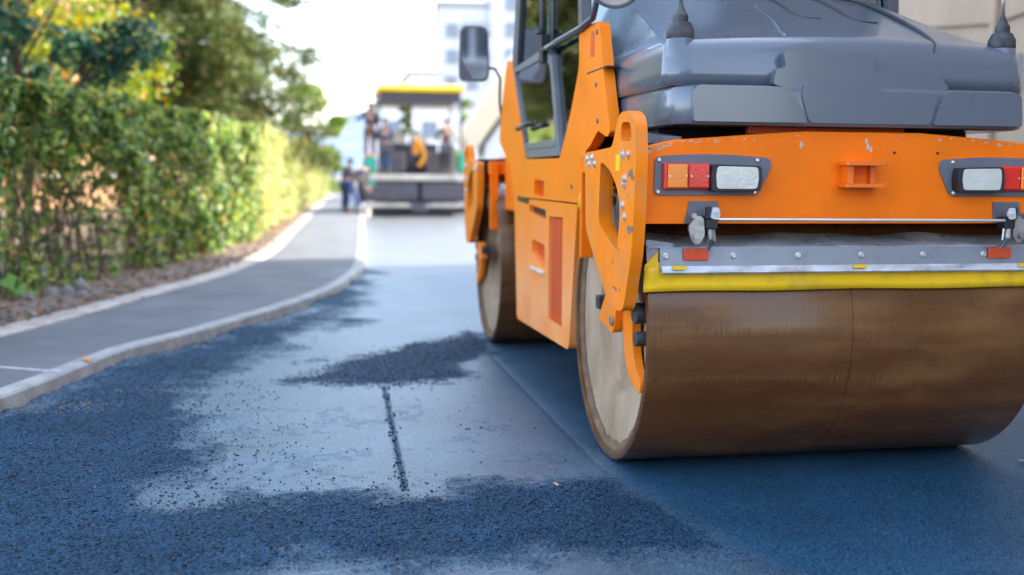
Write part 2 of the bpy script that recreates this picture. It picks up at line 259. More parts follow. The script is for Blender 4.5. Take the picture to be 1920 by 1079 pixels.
class MB:
    def __init__(s): s.v = []; s.f = []; s.mi = []
    def add(s, v, f, mi=0):
        n = len(s.v); s.v += [tuple(x) for x in v]; s.f += [tuple(i+n for i in q) for q in f]; s.mi += [mi]*len(f); return s
    def box(s, x0, x1, y0, y1, z0, z1, mi=0):
        v = [(x0, y0, z0), (x1, y0, z0), (x1, y1, z0), (x0, y1, z0), (x0, y0, z1), (x1, y0, z1), (x1, y1, z1), (x0, y1, z1)]
        return s.add(v, [(0, 3, 2, 1), (4, 5, 6, 7), (0, 1, 5, 4), (1, 2, 6, 5), (2, 3, 7, 6), (3, 0, 4, 7)], mi)
    def prism(s, poly, a0, a1, axis='x', holes=(), mi=0):
        """poly in the plane across `axis`: x -> (y,z), y -> (x,z), z -> (x,y)"""
        def P(p, a):
            return {'x': (a, p[0], p[1]), 'y': (p[0], a, p[1]), 'z': (p[0], p[1], a)}[axis]
        def area(q): return sum(q[i][0]*q[(i+1) % len(q)][1]-q[(i+1) % len(q)][0]*q[i][1] for i in range(len(q)))
        loops = [list(poly) if area(poly) > 0 else list(poly)[::-1]] + [list(h) if area(h) < 0 else list(h)[::-1] for h in holes]
        flat = [p for l in loops for p in l]; n = len(flat)
        tris = [(0, 1, 2, 3)[:0]]
        tris = tessellate_polygon([[Vector((p[0], p[1], 0)) for p in l] for l in loops]) if (holes or True) else []
        v = [P(p, a0) for p in flat]+[P(p, a1) for p in flat]; f = []
        flip = axis == 'y'
        for t in tris:
            a = [Vector(flat[i]).to_2d() for i in t]
            ccw = (a[1]-a[0]).cross(a[2]-a[0]) > 0
            t = tuple(t) if ccw else tuple(t[::-1])
            bot, top = t[::-1], tuple(i+n for i in t)
            if flip: bot, top = bot[::-1], top[::-1]
            f += [bot, top]
        k = 0
        for l in loops:
            for i in range(len(l)):
                a, b = k+i, k+(i+1) % len(l)
                q = (a, b, b+n, a+n); f.append(q[::-1] if flip else q)
            k += len(l)
        if a1 < a0: f = [q[::-1] for q in f]
        return s.add(v, f, mi)
    def cyl(s, p0, p1, r0, r1=None, n=16, caps=True, mi=0):
        r1 = r0 if r1 is None else r1; p0 = Vector(p0); p1 = Vector(p1); d = (p1-p0).normalized()
        a = d.orthogonal().normalized(); b = d.cross(a); v = []
        for p, r in ((p0, r0), (p1, r1)):
            for i in range(n):
                t = 2*math.pi*i/n; v.append(p+(a*math.cos(t)+b*math.sin(t))*r)
        f = [(i, (i+1) % n, n+(i+1) % n, n+i) for i in range(n)]
        if caps: f += [tuple(range(n))[::-1], tuple(range(n, 2*n))]
        return s.add(v, f, mi)
    def tube(s, pts, rad, n=8, caps=True, mi=0):
        pts = [Vector(p) for p in pts]; rad = rad if isinstance(rad, (list, tuple)) else [rad]*len(pts); v = []; prev = None
        for i, p in enumerate(pts):
            d = (pts[min(i+1, len(pts)-1)]-pts[max(i-1, 0)]).normalized()
            a = d.orthogonal().normalized() if prev is None else (prev-d*prev.dot(d)).normalized()
            prev = a; b = d.cross(a)
            for k in range(n):
                t = 2*math.pi*k/n; v.append(p+(a*math.cos(t)+b*math.sin(t))*rad[i])
        f = []
        for i in range(len(pts)-1):
            for k in range(n):
                f.append((i*n+k, i*n+(k+1) % n, (i+1)*n+(k+1) % n, (i+1)*n+k))
        if caps: f += [tuple(range(n))[::-1], tuple(range((len(pts)-1)*n, len(pts)*n))]
        return s.add(v, f, mi)
    def lathe(s, prof, org, axis='x', n=48, mi=0, close=False):
        """prof = [(along, radius)...] about axis through org"""
        v = []; o = Vector(org)
        for a, r in prof:
            for k in range(n):
                t = 2*math.pi*k/n; c, q = r*math.cos(t), r*math.sin(t)
                v.append(o+Vector({'x': (a, c, q), 'y': (c, a, q), 'z': (c, q, a)}[axis]))
        f = []; fl = axis == 'y'
        for i in range(len(prof)-1):
            for k in range(n):
                q = (i*n+k, (i+1)*n+k, (i+1)*n+(k+1) % n, i*n+(k+1) % n); f.append(q if not fl else q[::-1])
        return s.add(v, f, mi)
    def build(s, name, m, parent=None, smooth=False, bevel=0, seg=2, fix=True):
        me = bpy.data.meshes.new(name); me.from_pydata([tuple(x) for x in s.v], [], s.f)
        ms = m if isinstance(m, (list, tuple)) else [m]
        for x in ms: me.materials.append(x)
        if len(ms) > 1: me.polygons.foreach_set('material_index', s.mi)
        if fix:
            b = bmesh.new(); b.from_mesh(me); bmesh.ops.remove_doubles(b, verts=b.verts, dist=1e-5); bmesh.ops.recalc_face_normals(b, faces=b.faces); b.to_mesh(me); b.free()
        me.update()
        o = link(name, me, None, parent, False, bevel, seg)
        if smooth:
            me.polygons.foreach_set('use_smooth', [True]*len(me.polygons))
            if smooth != 'full':
                try: me.set_sharp_from_angle(angle=R_(38))
                except Exception: pass
        return o
def rrect(x0, x1, y0, y1, r, n=5):
    out = []
    for cx_, cy_, a0 in ((x1-r, y0+r, -90), (x1-r, y1-r, 0), (x0+r, y1-r, 90), (x0+r, y0+r, 180)):
        for i in range(n+1):
            t = R_(a0+90*i/n); out.append((cx_+r*math.cos(t), cy_+r*math.sin(t)))
    return out
def fillet(poly, r, n=4):
    """round each corner of a 2D polygon"""
    out = []; N_ = len(poly)
    rs = r if isinstance(r, (list, tuple)) else [r]*N_
    for i, p in enumerate(poly):
        p = Vector(p); a = Vector(poly[i-1]); b = Vector(poly[(i+1) % N_]); rr = rs[i]
        da, db = (a-p), (b-p); k = min(rr, da.length*.45, db.length*.45)
        if k < 1e-4: out.append(tuple(p)); continue
        A = p+da.normalized()*k; B = p+db.normalized()*k
        for j in range(n+1):
            t = j/n; out.append(tuple(A*(1-t)**2+p*2*t*(1-t)+B*t*t))
    return out
def np_mesh(name, V, F, m, parent=None, smooth=False):
    """V (n,3), F (k,c) all faces the same corner count"""
    me = bpy.data.meshes.new(name); k, c = F.shape
    me.vertices.add(len(V)); me.vertices.foreach_set('co', V.astype(np.float32).ravel())
    me.loops.add(k*c); me.loops.foreach_set('vertex_index', F.astype(np.int32).ravel())
    me.polygons.add(k); me.polygons.foreach_set('loop_start', np.arange(0, k*c, c, dtype=np.int32)); me.polygons.foreach_set('loop_total', np.full(k, c, dtype=np.int32))
    me.update(calc_edges=True); me.materials.append(m)
    if smooth: me.polygons.foreach_set('use_smooth', [True]*k)
    return link(name, me, None, parent)
def leaves(P, size, nrm=None, aspect=.55, bend=.25, tilt=1.0):
    """diamond leaves, bent along the midrib: one quad each"""
    n = len(P); d = RNG.normal(size=(n, 3))
    if nrm is not None: d = nrm+tilt*d*.6
    d /= np.linalg.norm(d, axis=1)[:, None]
    a = np.cross(d, RNG.normal(size=(n, 3))); a /= np.linalg.norm(a, axis=1)[:, None]; b = np.cross(d, a)
    s = (size*RNG.uniform(.6, 1.35, n))[:, None]
    V = np.stack([P-a*s*.5, P+b*s*aspect*.5+d*s*bend*.3, P+a*s*.5, P-b*s*aspect*.5+d*s*bend*.3], 1).reshape(-1, 3)
    return V, np.arange(4*n).reshape(n, 4)
def vnoise(P, scale, seed=0):
    """cheap smooth value noise in numpy"""
    P = np.asarray(P, float)*scale; i = np.floor(P).astype(np.int64); f = P-i; f = f*f*(3-2*f); D = P.shape[1]; out = np.zeros(len(P))
    for c in range(2**D):
        w_ = np.ones(len(P)); h = np.full(len(P), seed*7919+13, dtype=np.int64)
        for k in range(D):
            bit = (c >> k) & 1; w_ = w_*(f[:, k] if bit else 1-f[:, k]); h = (h*1000003) ^ ((i[:, k]+bit)*(374761393+k*668265263))
            h &= 0x7fffffff
        h = (h ^ (h >> 13))*1274126177 & 0x7fffffff; h ^= h >> 16
        out += w_*((h & 0xffff)/65535.)
    return out
def inpoly(P, poly):
    x, y = P[:, 0], P[:, 1]; c = np.zeros(len(P), bool); n = len(poly)
    for i in range(n):
        x0, y0 = poly[i]; x1, y1 = poly[(i+1) % n]
        if y0 == y1: continue
        c ^= ((y0 > y) != (y1 > y)) & (x < (x1-x0)*(y-y0)/(y1-y0)+x0)
    return c
def pdist(P, pts, closed=True):
    d = np.full(len(P), 1e9); n = len(pts)
    for i in range(n if closed else n-1):
        a = np.array(pts[i]); b = np.array(pts[(i+1) % n]); ab = b-a; t = np.clip(((P-a)@ab)/(ab@ab+1e-12), 0, 1)
        d = np.minimum(d, np.linalg.norm(P-a-t[:, None]*ab, axis=1))
    return d
def catmull(pts, n=8):
    pts = [Vector(p) for p in pts]; out = []
    for i in range(len(pts)-1):
        p0 = pts[max(i-1, 0)]; p1 = pts[i]; p2 = pts[i+1]; p3 = pts[min(i+2, len(pts)-1)]
        for k in range(n):
            t = k/n; out.append(.5*((2*p1)+(p2-p0)*t+(2*p0-5*p1+4*p2-p3)*t*t+(3*p1-p0-3*p2+p3)*t**3))
    out.append(pts[-1]); return out

# ------------------------------------------------------------------ setting: ground, road, footway
RDIR = Vector((.0408, 1, 0)).normalized()                # the road heads slightly right of the roller
KF = [(-4.4, -6), (-3.75, -3.2), (-3.2, -.6), (-2.98, .6), (-2.871, 1.254), (-2.792, 1.557), (-2.707, 1.914), (-2.615, 2.34), (-2.502, 2.785), (-2.345, 3.116), (-2.201, 3.405), (-1.882, 4.192), (-1.443, 5.374), (-1.085, 6.698), (-.846, 8.112), (-.676, 9.864), (-.453, 14.743), (.098, 28.849), (1.35, 60), (5.4, 160)]
KF3 = [tuple(p) for p in catmull([(x, y, 0) for x, y in KF], 6)]
KFC = [(p[0], p[1]) for p in KF3]
def offset(line, d):
    out = []
    for i, p in enumerate(line):
        a = Vector(line[max(i-1, 0)]); b = Vector(line[min(i+1, len(line)-1)]); t = (b-a).normalized(); out.append((p[0]-t.y*d, p[1]+t.x*d))
    return out
WL = [(-5.6, -6), (-4.9, -2.5), (-4.15, .6), (-3.453, 3.365), (-3.269, 4.086), (-3.044, 4.968), (-2.77, 6.118), (-2.414, 7.61), (-2.171, 9.148), (-1.89, 12.054), (-1.72, 18.7), (-1.239, 35.8), (-.5, 60), (3.6, 160)]
WLC = [(p[0], p[1]) for p in catmull([(x, y, 0) for x, y in WL], 9)]
def sweep(name, line, prof, m, kind='structure', smooth=False):
    """prof = [(offset to the left, z)...], swept along a 2D line"""
    rows = [offset(line, o) for o, z in prof]; n = len(line); k = len(prof)
    V = np.array([[(rows[j][i][0], rows[j][i][1], prof[j][1]) for j in range(k)] for i in range(n)]).reshape(-1, 3)
    F = []
    for i in range(n-1):
        for j in range(k-1):
            F.append((i*k+j, (i+1)*k+j, (i+1)*k+j+1, i*k+j+1))
    me = bpy.data.meshes.new(name); me.from_pydata(V.tolist(), [], F); me.update()
    bmx = bmesh.new(); bmx.from_mesh(me); bmesh.ops.recalc_face_normals(bmx, faces=bmx.faces); bmx.to_mesh(me); bmx.free()
    o = link(name, me, m, None, smooth); tag(o, kind=kind); return o

g = MB().add([(-3000, -3000, -.09), (3000, -3000, -.09), (3000, 6000, -.09), (-3000, 6000, -.09)], [(0, 1, 2, 3)]).build('ground', M['soil']); tag(g, kind='structure')
# kerb and its foot, footway between kerb and edging, edging strip, verge soil
def kerb_stones():
    prof = [(-.012, -.08), (-.004, .085), (.008, .098), (.03, .102), (.105, .102), (.118, .096), (.12, .0)]
    pts = [Vector(p) for p in KFC]; acc = [0]
    for a, b in zip(pts, pts[1:]): acc.append(acc[-1]+(b-a).length)
    def at_(s_): return Vector((float(np.interp(s_, acc, [p.x for p in pts])), float(np.interp(s_, acc, [p.y for p in pts]))))
    s_ = 0; mb = MB(); rs = random.Random(2)
    while s_ < acc[-1]-1:
        ln_ = 1.0 if s_ < 45 else 5.; k = 5; dz = rs.uniform(-.003, .003); dn = rs.uniform(-.004, .004); rows = []
        for i in range(k):
            u_ = s_+.004+(ln_-.008)*i/(k-1); p = at_(u_); tt = (at_(u_+.05)-at_(u_-.05)).normalized(); rows.append([(p.x-tt.y*(o_+dn), p.y+tt.x*(o_+dn), z_+dz+(rs.uniform(-.002, .001) if 0 < i < k-1 else -.002)) for o_, z_ in prof])
        n_ = len(prof); f = [(i*n_+j, (i+1)*n_+j, (i+1)*n_+j+1, i*n_+j+1) for i in range(k-1) for j in range(n_-1)]+[tuple(range(n_)), tuple(range((k-1)*n_, k*n_))[::-1]]
        mb.add([p for r_ in rows for p in r_], f); s_ += ln_
    o = mb.build('kerb', M['kerb']); tag(o, kind='structure')
kerb_stones()
inner = offset(KFC, .1185)
# footway sheet: strip between the two lines, resampled by arc share
def resample(line, ys):
    xs = []; L_ = sorted(line, key=lambda p: p[1])
    yy = [p[1] for p in L_]; xx = [p[0] for p in L_]
    return np.interp(ys, yy, xx)
ys = np.concatenate([np.arange(-5.5, 14, .12), np.arange(14, 150, 2.)])
xa, xb = resample(inner, ys), resample(WLC, ys)
V = []; K = 9
for i, y in enumerate(ys):
    for j in range(K):
        t = j/(K-1); V.append((xa[i]*(1-t)+xb[i]*t, y, .094+.008*math.sin(math.pi*t)))
F = np.array([(i*K+j, (i+1)*K+j, (i+1)*K+j+1, i*K+j+1) for i in range(len(ys)-1) for j in range(K-1)])[:, ::-1]
o = np_mesh('footway', np.array(V), F, M['walk'], smooth=True); tag(o, kind='structure')
sweep('edging_strip', WLC, [(-.004, .0), (0, .100), (.008, .104), (.12, .108), (.24, .112), (.27, .05)], M['edging'])
ln = [(-3.25, 2.15), (-2.90, 1.994), (-2.70, 1.905)]
o = MB().prism([(-3.75, 2.30), (-3.1, 2.085), (-2.9, 1.985), (-2.72, 1.90), (-2.72, 1.915), (-2.9, 2.015), (-3.1, 2.12), (-3.75, 2.34)], .08, .104, 'z').build('joint_line', M['line']); tag(o, kind='structure')
# verge: rough soil sheet running back beneath the hedge
wl2 = offset(WLC, .22); ysv = np.concatenate([np.arange(-5, 14, .08), np.arange(14, 140, 1.5)]); xv = resample(wl2, ysv)
K = 60; T = np.linspace(0, 1, K)**2*14; VV = np.stack([(xv[:, None]-T[None]), np.repeat(ysv[:, None], K, 1)], 2).reshape(-1, 2)
zz = .10+.05*vnoise(VV, 3, 1)+.035*vnoise(VV, 11, 2)+.02*vnoise(VV, 30, 3); zz -= .035*np.exp(-((xv.repeat(K)-VV[:, 0])/.1)**2)
n = len(ysv); idx = np.arange(n*K).reshape(n, K)
F = np.stack([idx[:-1, :-1], idx[:-1, 1:], idx[1:, 1:], idx[1:, :-1]], 2).reshape(-1, 4)
o = np_mesh('verge_soil', np.column_stack([VV, zz]), F, M['soil'], smooth=True); tag(o, kind='structure')

# ---- road: far sheet and the worked foreground, whose height and state follow the laying
LOOSE = [(-3.6, -3), (-3.3, 0), (-2.871, 1.254), (-2.707, 1.914), (-2.502, 2.785), (-2.2, 3.4), (-1.88, 4.19), (-1.44, 5.37), (-1.085, 6.7), (-.846, 8.11), (-.64, 9.9), (-.60, 9.4), (-.74, 8.0), (-.88, 6.3), (-1.0, 5.2), (-1.121, 4.378), (-1.41, 3.542), (-1.719, 2.866), (-1.95, 2.2), (-1.85, 1.325), (-1.80, .72), (-1.72, .294), (-1.83, .054), (-1.80, -.30), (-1.455, -.42), (-.933, -.405), (-.429, -.47), (-.1, -.50), (.05, -.75), (.06, -1.05), (-.03, -1.20), (-.4, -1.17), (-.75, -1.165), (-1.0, -1.17), (-1.35, -1.20), (-1.9, -1.5), (-2.4, -3)]
HEAP = [(-1.44, 2.02), (-1.253, 1.83), (-.881, 1.70), (-.551, 1.80), (-.40, 2.05), (-.52, 2.3), (-.134, 2.85), (.03, 3.4), (.02, 3.95), (-.30, 3.55), (-.887, 2.95), (-1.252, 2.42)]
PATCH2 = [(-.85, .62), (-.62, .72), (-.35, .80), (-.32, .72), (-.55, .60), (-.5, .45), (-.75, .40), (-.8, .5)]
NEW = [(-.079, 9), (-.075, 1.7), (-.07, -.134), (.0, -.9), (.12, -1.3), (.3, -1.9), (.3, -6), (6, -6), (6, 9)]
JOINT = [(-.875, 1.73), (-.881, 1.712), (-.901, .693), (-.913, -.003), (-.922, -.398)]
def state(P):
    w1 = (vnoise(P, 2.2, 5)-.5)*.38+(vnoise(P, 7, 6)-.5)*.2+(vnoise(P, 24, 7)-.5)*.10+(vnoise(P, 70, 17)-.5)*.05
    def soft(poly, wdt, k=1.):
        s = np.where(inpoly(P, poly), 1, -1)*pdist(P, poly); return np.clip(.5+(s+w1*k)/wdt, 0, 1)
    lo = soft(LOOSE, .30, 1.15); he = soft(HEAP, .15, 1.35)*.9
    p2 = np.clip((vnoise(P, 5, 8)*.5+vnoise(P, 26, 9)*.5-.60)*9, 0, 1)*.55*(P[:, 0] > -2.1)*(P[:, 0] < -.15)*(P[:, 1] < 1.2)*(P[:, 1] > -.45)*.35
    jd = pdist(P, JOINT, False); jo = np.clip(1.25-jd/.014, 0, 1)*(.5+.6*vnoise(P, 60, 31))
    crease = pdist(P, [(-1.42, -1.28), (-1.0, -1.215), (-.75, -1.20), (-.4, -1.215), (.05, -1.20)], False)
    L_ = np.maximum.reduce([lo, he, p2, np.clip(jo, 0, 1)])
    nw = np.clip(.5+np.where(inpoly(P, NEW), 1, -1)*pdist(P, NEW)/(.16+.25*vnoise(P, 3, 41)), 0, 1)*np.clip(.88-.30*(P[:, 1]+.6), .30, .88)
    ledge = pdist(P, NEW[:6], False)
    L_ *= np.where(nw > .5, .25, 1)
    z = lo*.012*(1-nw*.9)+he*.005*(1-nw)+(vnoise(P, 60, 10)-.5)*.006*L_+(vnoise(P, 120, 11)-.5)*.005*L_+(vnoise(P, 9, 15)-.5)*.006*lo
    z += (vnoise(P, 1.2, 12)-.5)*.006-.010*np.clip(1-jd/.012, 0, 1)-.003*np.exp(-(ledge/.014)**2)*(P[:, 1] > -.5)+.006*np.exp(-(crease/.016)**2)
    z += lo*.030*np.exp(-(pdist(P, KF, False)/.16)**2)*(.4+1.0*vnoise(P, 3.1, 14))   # mix thrown up against the kerb
    z[(P[:, 0] > -.04) & (P[:, 0] < 1.75)] *= .25
    return L_, nw, z
def road_patch(name, xs, ys, z0):
    nx, ny = len(xs), len(ys); X, Y = np.meshgrid(xs, ys); P = np.stack([X.ravel(), Y.ravel()], 1)
    L_, nw, z = state(P); idx = np.arange(nx*ny).reshape(ny, nx)
    F = np.stack([idx[:-1, :-1], idx[:-1, 1:], idx[1:, 1:], idx[1:, :-1]], 2).reshape(-1, 4)
    o = np_mesh(name, np.column_stack([P, z+z0]), F, M['asphalt'], smooth=True)
    a = o.data.color_attributes.new('state', 'FLOAT_COLOR', 'POINT')
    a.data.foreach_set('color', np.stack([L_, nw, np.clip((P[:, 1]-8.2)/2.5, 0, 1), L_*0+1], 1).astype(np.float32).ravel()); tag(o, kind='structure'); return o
ysr = [-2.0]
while ysr[-1] < 9.9: ysr.append(ysr[-1]+max(.008, .0019*(ysr[-1]+4.5)))
xsr = np.concatenate([np.arange(-3.25, -.05, .0105), np.arange(-.05, 2.6, .022)])
road_patch('worked_asphalt', xsr, np.array(ysr), 0)
def far_sheet(name, x0, x1, y0, y1, z, st, step=None):
    ys_ = [y0]
    while ys_[-1] < y1: ys_.append(ys_[-1]+1.5)
    V = []; F = []
    for i, y in enumerate(ys_): V += [(x0(y), y, z), (x1(y), y, z)]
    for i in range(len(ys_)-1): F.append((2*i, 2*i+1, 2*i+3, 2*i+2))
    o = np_mesh(name, np.array(V), np.array(F), M['asphalt'])
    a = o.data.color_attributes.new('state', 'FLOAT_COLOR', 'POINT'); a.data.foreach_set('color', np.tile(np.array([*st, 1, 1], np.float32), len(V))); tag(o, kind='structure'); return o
kx = lambda y: float(np.interp(y, [p[1] for p in KFC], [p[0] for p in KFC]))
far_sheet('road', lambda y: kx(y)+.01, lambda y: 6.6 if y < 12 else 8+y*.03, -6, 158, -.014, (.0, .0))

# ------------------------------------------------------------------ loose crumbs, grit, litter
phi = (1+5**.5)/2
ICO = np.array([(-1, phi, 0), (1, phi, 0), (-1, -phi, 0), (1, -phi, 0), (0, -1, phi), (0, 1, phi), (0, -1, -phi), (0, 1, -phi), (phi, 0, -1), (phi, 0, 1), (-phi, 0, -1), (-phi, 0, 1)])/1.9
ICF = np.array([(0, 11, 5), (0, 5, 1), (0, 1, 7), (0, 7, 10), (0, 10, 11), (1, 5, 9), (5, 11, 4), (11, 10, 2), (10, 7, 6), (7, 1, 8), (3, 9, 4), (3, 4, 2), (3, 2, 6), (3, 6, 8), (3, 8, 9), (4, 9, 5), (2, 4, 11), (6, 2, 10), (8, 6, 7), (9, 8, 1)])
def crumbs(name, P, sz, m, flat=.7):
    n = len(P); V = ICO[None]*(1+RNG.uniform(-.28, .28, (n, 12, 1)))*sz[:, None, None]*RNG.uniform(.7, 1.3, (n, 1, 3)); V[:, :, 2] *= flat
    V = (V+P[:, None]).reshape(-1, 3); F = (ICF[None]+np.arange(n)[:, None, None]*12).reshape(-1, 3); return np_mesh(name, V, F, m)
def scatter(poly, n, wob=0):
    a = np.array(poly); lo, hi = a.min(0), a.max(0); out = np.zeros((0, 2))
    while len(out) < n:
        q = RNG.uniform(lo, hi, (n*2, 2)); out = np.concatenate([out, q[inpoly(q, poly)]])
    return out[:n]
Q = []; S_ = []
def put(P, s0, s1, pw=2.5):
    Q.append(P); S_.append(s0+(s1-s0)*RNG.uniform(0, 1, len(P))**pw)
put(scatter(HEAP, 5200)+RNG.normal(size=(5200, 2))*.045, .002, .0062)
hp = scatter(HEAP, 1100)+RNG.normal(size=(1100, 2))*[.15, .12]; put(hp, .0018, .0062)
put(scatter([(-3.0, -1.4), (-2.9, 1.2), (-2.3, 3.2), (-1.1, 5.6), (-1.0, 5.2), (-1.9, 2.3), (-1.8, 0), (-1.7, -.4), (-.4, -.5), (-.1, -.6), (0, -1.1), (-1.3, -1.2)], 9000), .002, .0065, 3)
e = [(-1.121, 4.378), (-1.41, 3.542), (-1.719, 2.866), (-1.902, 2.2), (-1.791, 1.325), (-1.811, .719), (-1.675, .294), (-1.829, .054), (-1.80, -.32), (-1.455, -.42), (-.933, -.411), (-.2, -.5)]
t = RNG.integers(0, len(e)-1, 900); u = RNG.uniform(0, 1, 900)[:, None]; E0 = np.array(e)[t]; E1 = np.array(e)[t+1]; put(E0*(1-u)+E1*u+RNG.normal(size=(900, 2))*.13, .0018, .0065)
put(scatter([(-2, 2.6), (-1.9, -.4), (.1, -.4), (.0, 1.5), (-.1, 3), (-1, 3.6)], 420), .0015, .006, 4)
cl = np.array([(-1.72, 1.9), (-1.66, 1.55), (-1.74, 1.2), (-1.40, .75), (-1.45, .3), (-.5, .65), (-1.25, -.1)])
put((cl[RNG.integers(0, len(cl), 260)]+RNG.normal(size=(260, 2))*[.09, .10]), .002, .0065)
t = RNG.uniform(0, 1, 170); put(np.stack([-.878-.045*t, 1.72-2.12*t], 1)+RNG.normal(size=(170, 2))*[.012, .01], .003, .009)
put(scatter([(-.0, -1.5), (.1, -.7), (2.2, -.5), (2, -1.7)], 60), .0015, .004)
P2 = np.concatenate(Q); S2 = np.concatenate(S_); Lq, nq, zq = state(P2)
keep = ~((P2[:, 0] > -.06) & (P2[:, 1] > -.45)) & (pdist(P2, KF, False) > .015) ; P2, S2, zq = P2[keep], S2[keep], zq[keep]
o = crumbs('loose_asphalt_crumbs', np.column_stack([P2, zq+S2*.35]), S2, M['crumb']); tag(o, 'black crumbs of loose hot asphalt scattered and heaped on the road', 'asphalt crumbs', kind='stuff')
Pg = np.concatenate([RNG.normal(size=(150, 2))*[.10, .10]+[-2.52, 1.35], RNG.normal(size=(60, 2))*[.10, .12]+[-2.25, 1.75], RNG.normal(size=(25, 2))*[.5, .6]+[-1.9, .3]]); _, _, zg = state(Pg)
o = crumbs('pale_grit', np.column_stack([Pg, zg+.003]), RNG.uniform(.002, .007, len(Pg)), M['palestone'], .4); tag(o, 'pale grit crumbled on the dark asphalt beside the kerb', 'grit', kind='stuff')
def verge_z(x, y):
    P = np.array([[x, y]]); return float((.10+.05*vnoise(P, 3, 1)+.035*vnoise(P, 11, 2)+.02*vnoise(P, 30, 3))[0])
# leaf litter on the verge
n = 3600; yy = RNG.uniform(2.5, 26, n); xx = np.interp(yy, [p[1] for p in wl2], [p[0] for p in wl2])-RNG.uniform(-.12, 1.1, n)**1.0
Pz = np.stack([xx, yy], 1); zz = .10+.05*vnoise(Pz, 3, 1)+.035*vnoise(Pz, 11, 2)+.02*vnoise(Pz, 30, 3)+.008
V, F = leaves(np.column_stack([Pz, zz]), .05, np.tile([0, 0, 1.], (n, 1)), .7, .5, .5)
o = np_mesh('leaf_litter', V, F, M['leaf_dry']); tag(o, 'dry brown and orange leaves littering the soil under the hedge', 'leaf litter', kind='stuff')
n = 700; yy = RNG.uniform(3, 16, n); xx = np.interp(yy, [p[1] for p in wl2], [p[0] for p in wl2])-RNG.uniform(0, .5, n)
Pz = np.stack([xx, yy], 1); zz = .10+.05*vnoise(Pz, 3, 1)+.035*vnoise(Pz, 11, 2)+.02*vnoise(Pz, 30, 3)
o = crumbs('pebbles', np.column_stack([Pz, zz]), RNG.uniform(.008, .03, n), M['stone']); tag(o, 'grey pebbles strewn along the soil verge', 'pebbles', kind='stuff')
stones = [(-3.62, 5.6, .075, 'dark angular stone, leftmost of the rubble row on the soil'), (-3.52, 5.66, .085, 'pale grey upright stone between the dark stone and the blue grey slab'), (-3.42, 5.85, .10, 'largest blue grey slab of rubble leaning on the soil'), (-3.35, 5.45, .055, 'small grey stone nearest the pavement edging'), (-3.78, 5.35, .07, 'flat grey stone beside the pale green weed')]
for i, (x, y, s, lab) in enumerate(stones):
    o = crumbs('stone', np.array([[0, 0, 0.]]), np.array([s]), M['stone'], .8); o.location = (x, y, verge_z(x, y)+s*.25); o.rotation_euler = (.4*i, .3, i); tag(o, lab, 'stone', 'rubble stones on the verge')
def flat_leaf(x, y, z, s, col, lab, rz):
    mb = MB(); out = [(0, -.5), (.22, -.3), (.30, 0), (.2, .28), (0, .55), (-.2, .28), (-.3, 0), (-.22, -.3)]
    v = [(a*s, b*s, .25*abs(a)*s+.1*s*b*b) for a, b in out]+[(0, -.2*s, 0), (0, .2*s, 0)]
    f = [(0, 1, 8), (1, 2, 8), (2, 9, 8), (2, 3, 9), (3, 4, 9), (4, 5, 9), (5, 6, 9), (6, 8, 9), (6, 7, 8), (7, 0, 8)]
    o = mb.add(v, f).build('fallen_leaf', mat('dry_leaf', col, .7)); o.location = (x, y, z); o.rotation_euler = (.15, .1, rz); tag(o, lab, 'leaf', 'single leaves fallen on the pavement'); return o
flat_leaf(-2.66, 2.28, .106, .09, (.55, .24, .05), 'orange leaf on the kerb where the pale joint line meets it', .6)
flat_leaf(-2.86, 5.70, .108, .08, (.45, .03, .03), 'small red leaf lying near the far edge of the pavement', 2)
flat_leaf(-2.95, 5.20, .115, .08, (.50, .20, .04), 'brown orange leaf on the pale edging strip', 1.2)
flat_leaf(-.33, -.47, .02, .035, (.5, .3, .16), 'tiny tan leaf on the dark asphalt in front of the drum', .3)
flat_leaf(1.78, -.42, .012, .06, (.55, .38, .24), 'tan leaf at the right foot of the rear drum', 1.7)
wp = empty('weed_plant', (-3.93, 5.45, verge_z(-3.93, 5.45)))
tag(wp, 'pale green broad leaved weed growing at the left edge of the soil', 'weed')
P = np.array([[math.cos(a)*r, math.sin(a)*r, h] for a, r, h in [(0, .10, .10), (1.2, .12, .07), (2.4, .08, .14), (3.6, .11, .09), (4.6, .12, .12), (5.5, .13, .06), (.5, .20, .04), (5.0, .05, .17)]])
V, F = leaves(P, .13, np.tile([0, -.5, .8], (8, 1)), .75, .3, .5); np_mesh('leaf_cluster', V, F, M['weedleaf'], wp)
mb = MB()
for p in P: mb.tube([(0, 0, -.02), (p[0]*.4, p[1]*.4, p[2]*.7), tuple(p)], .004, 5)
mb.build('stem', M['weedleaf'], wp)

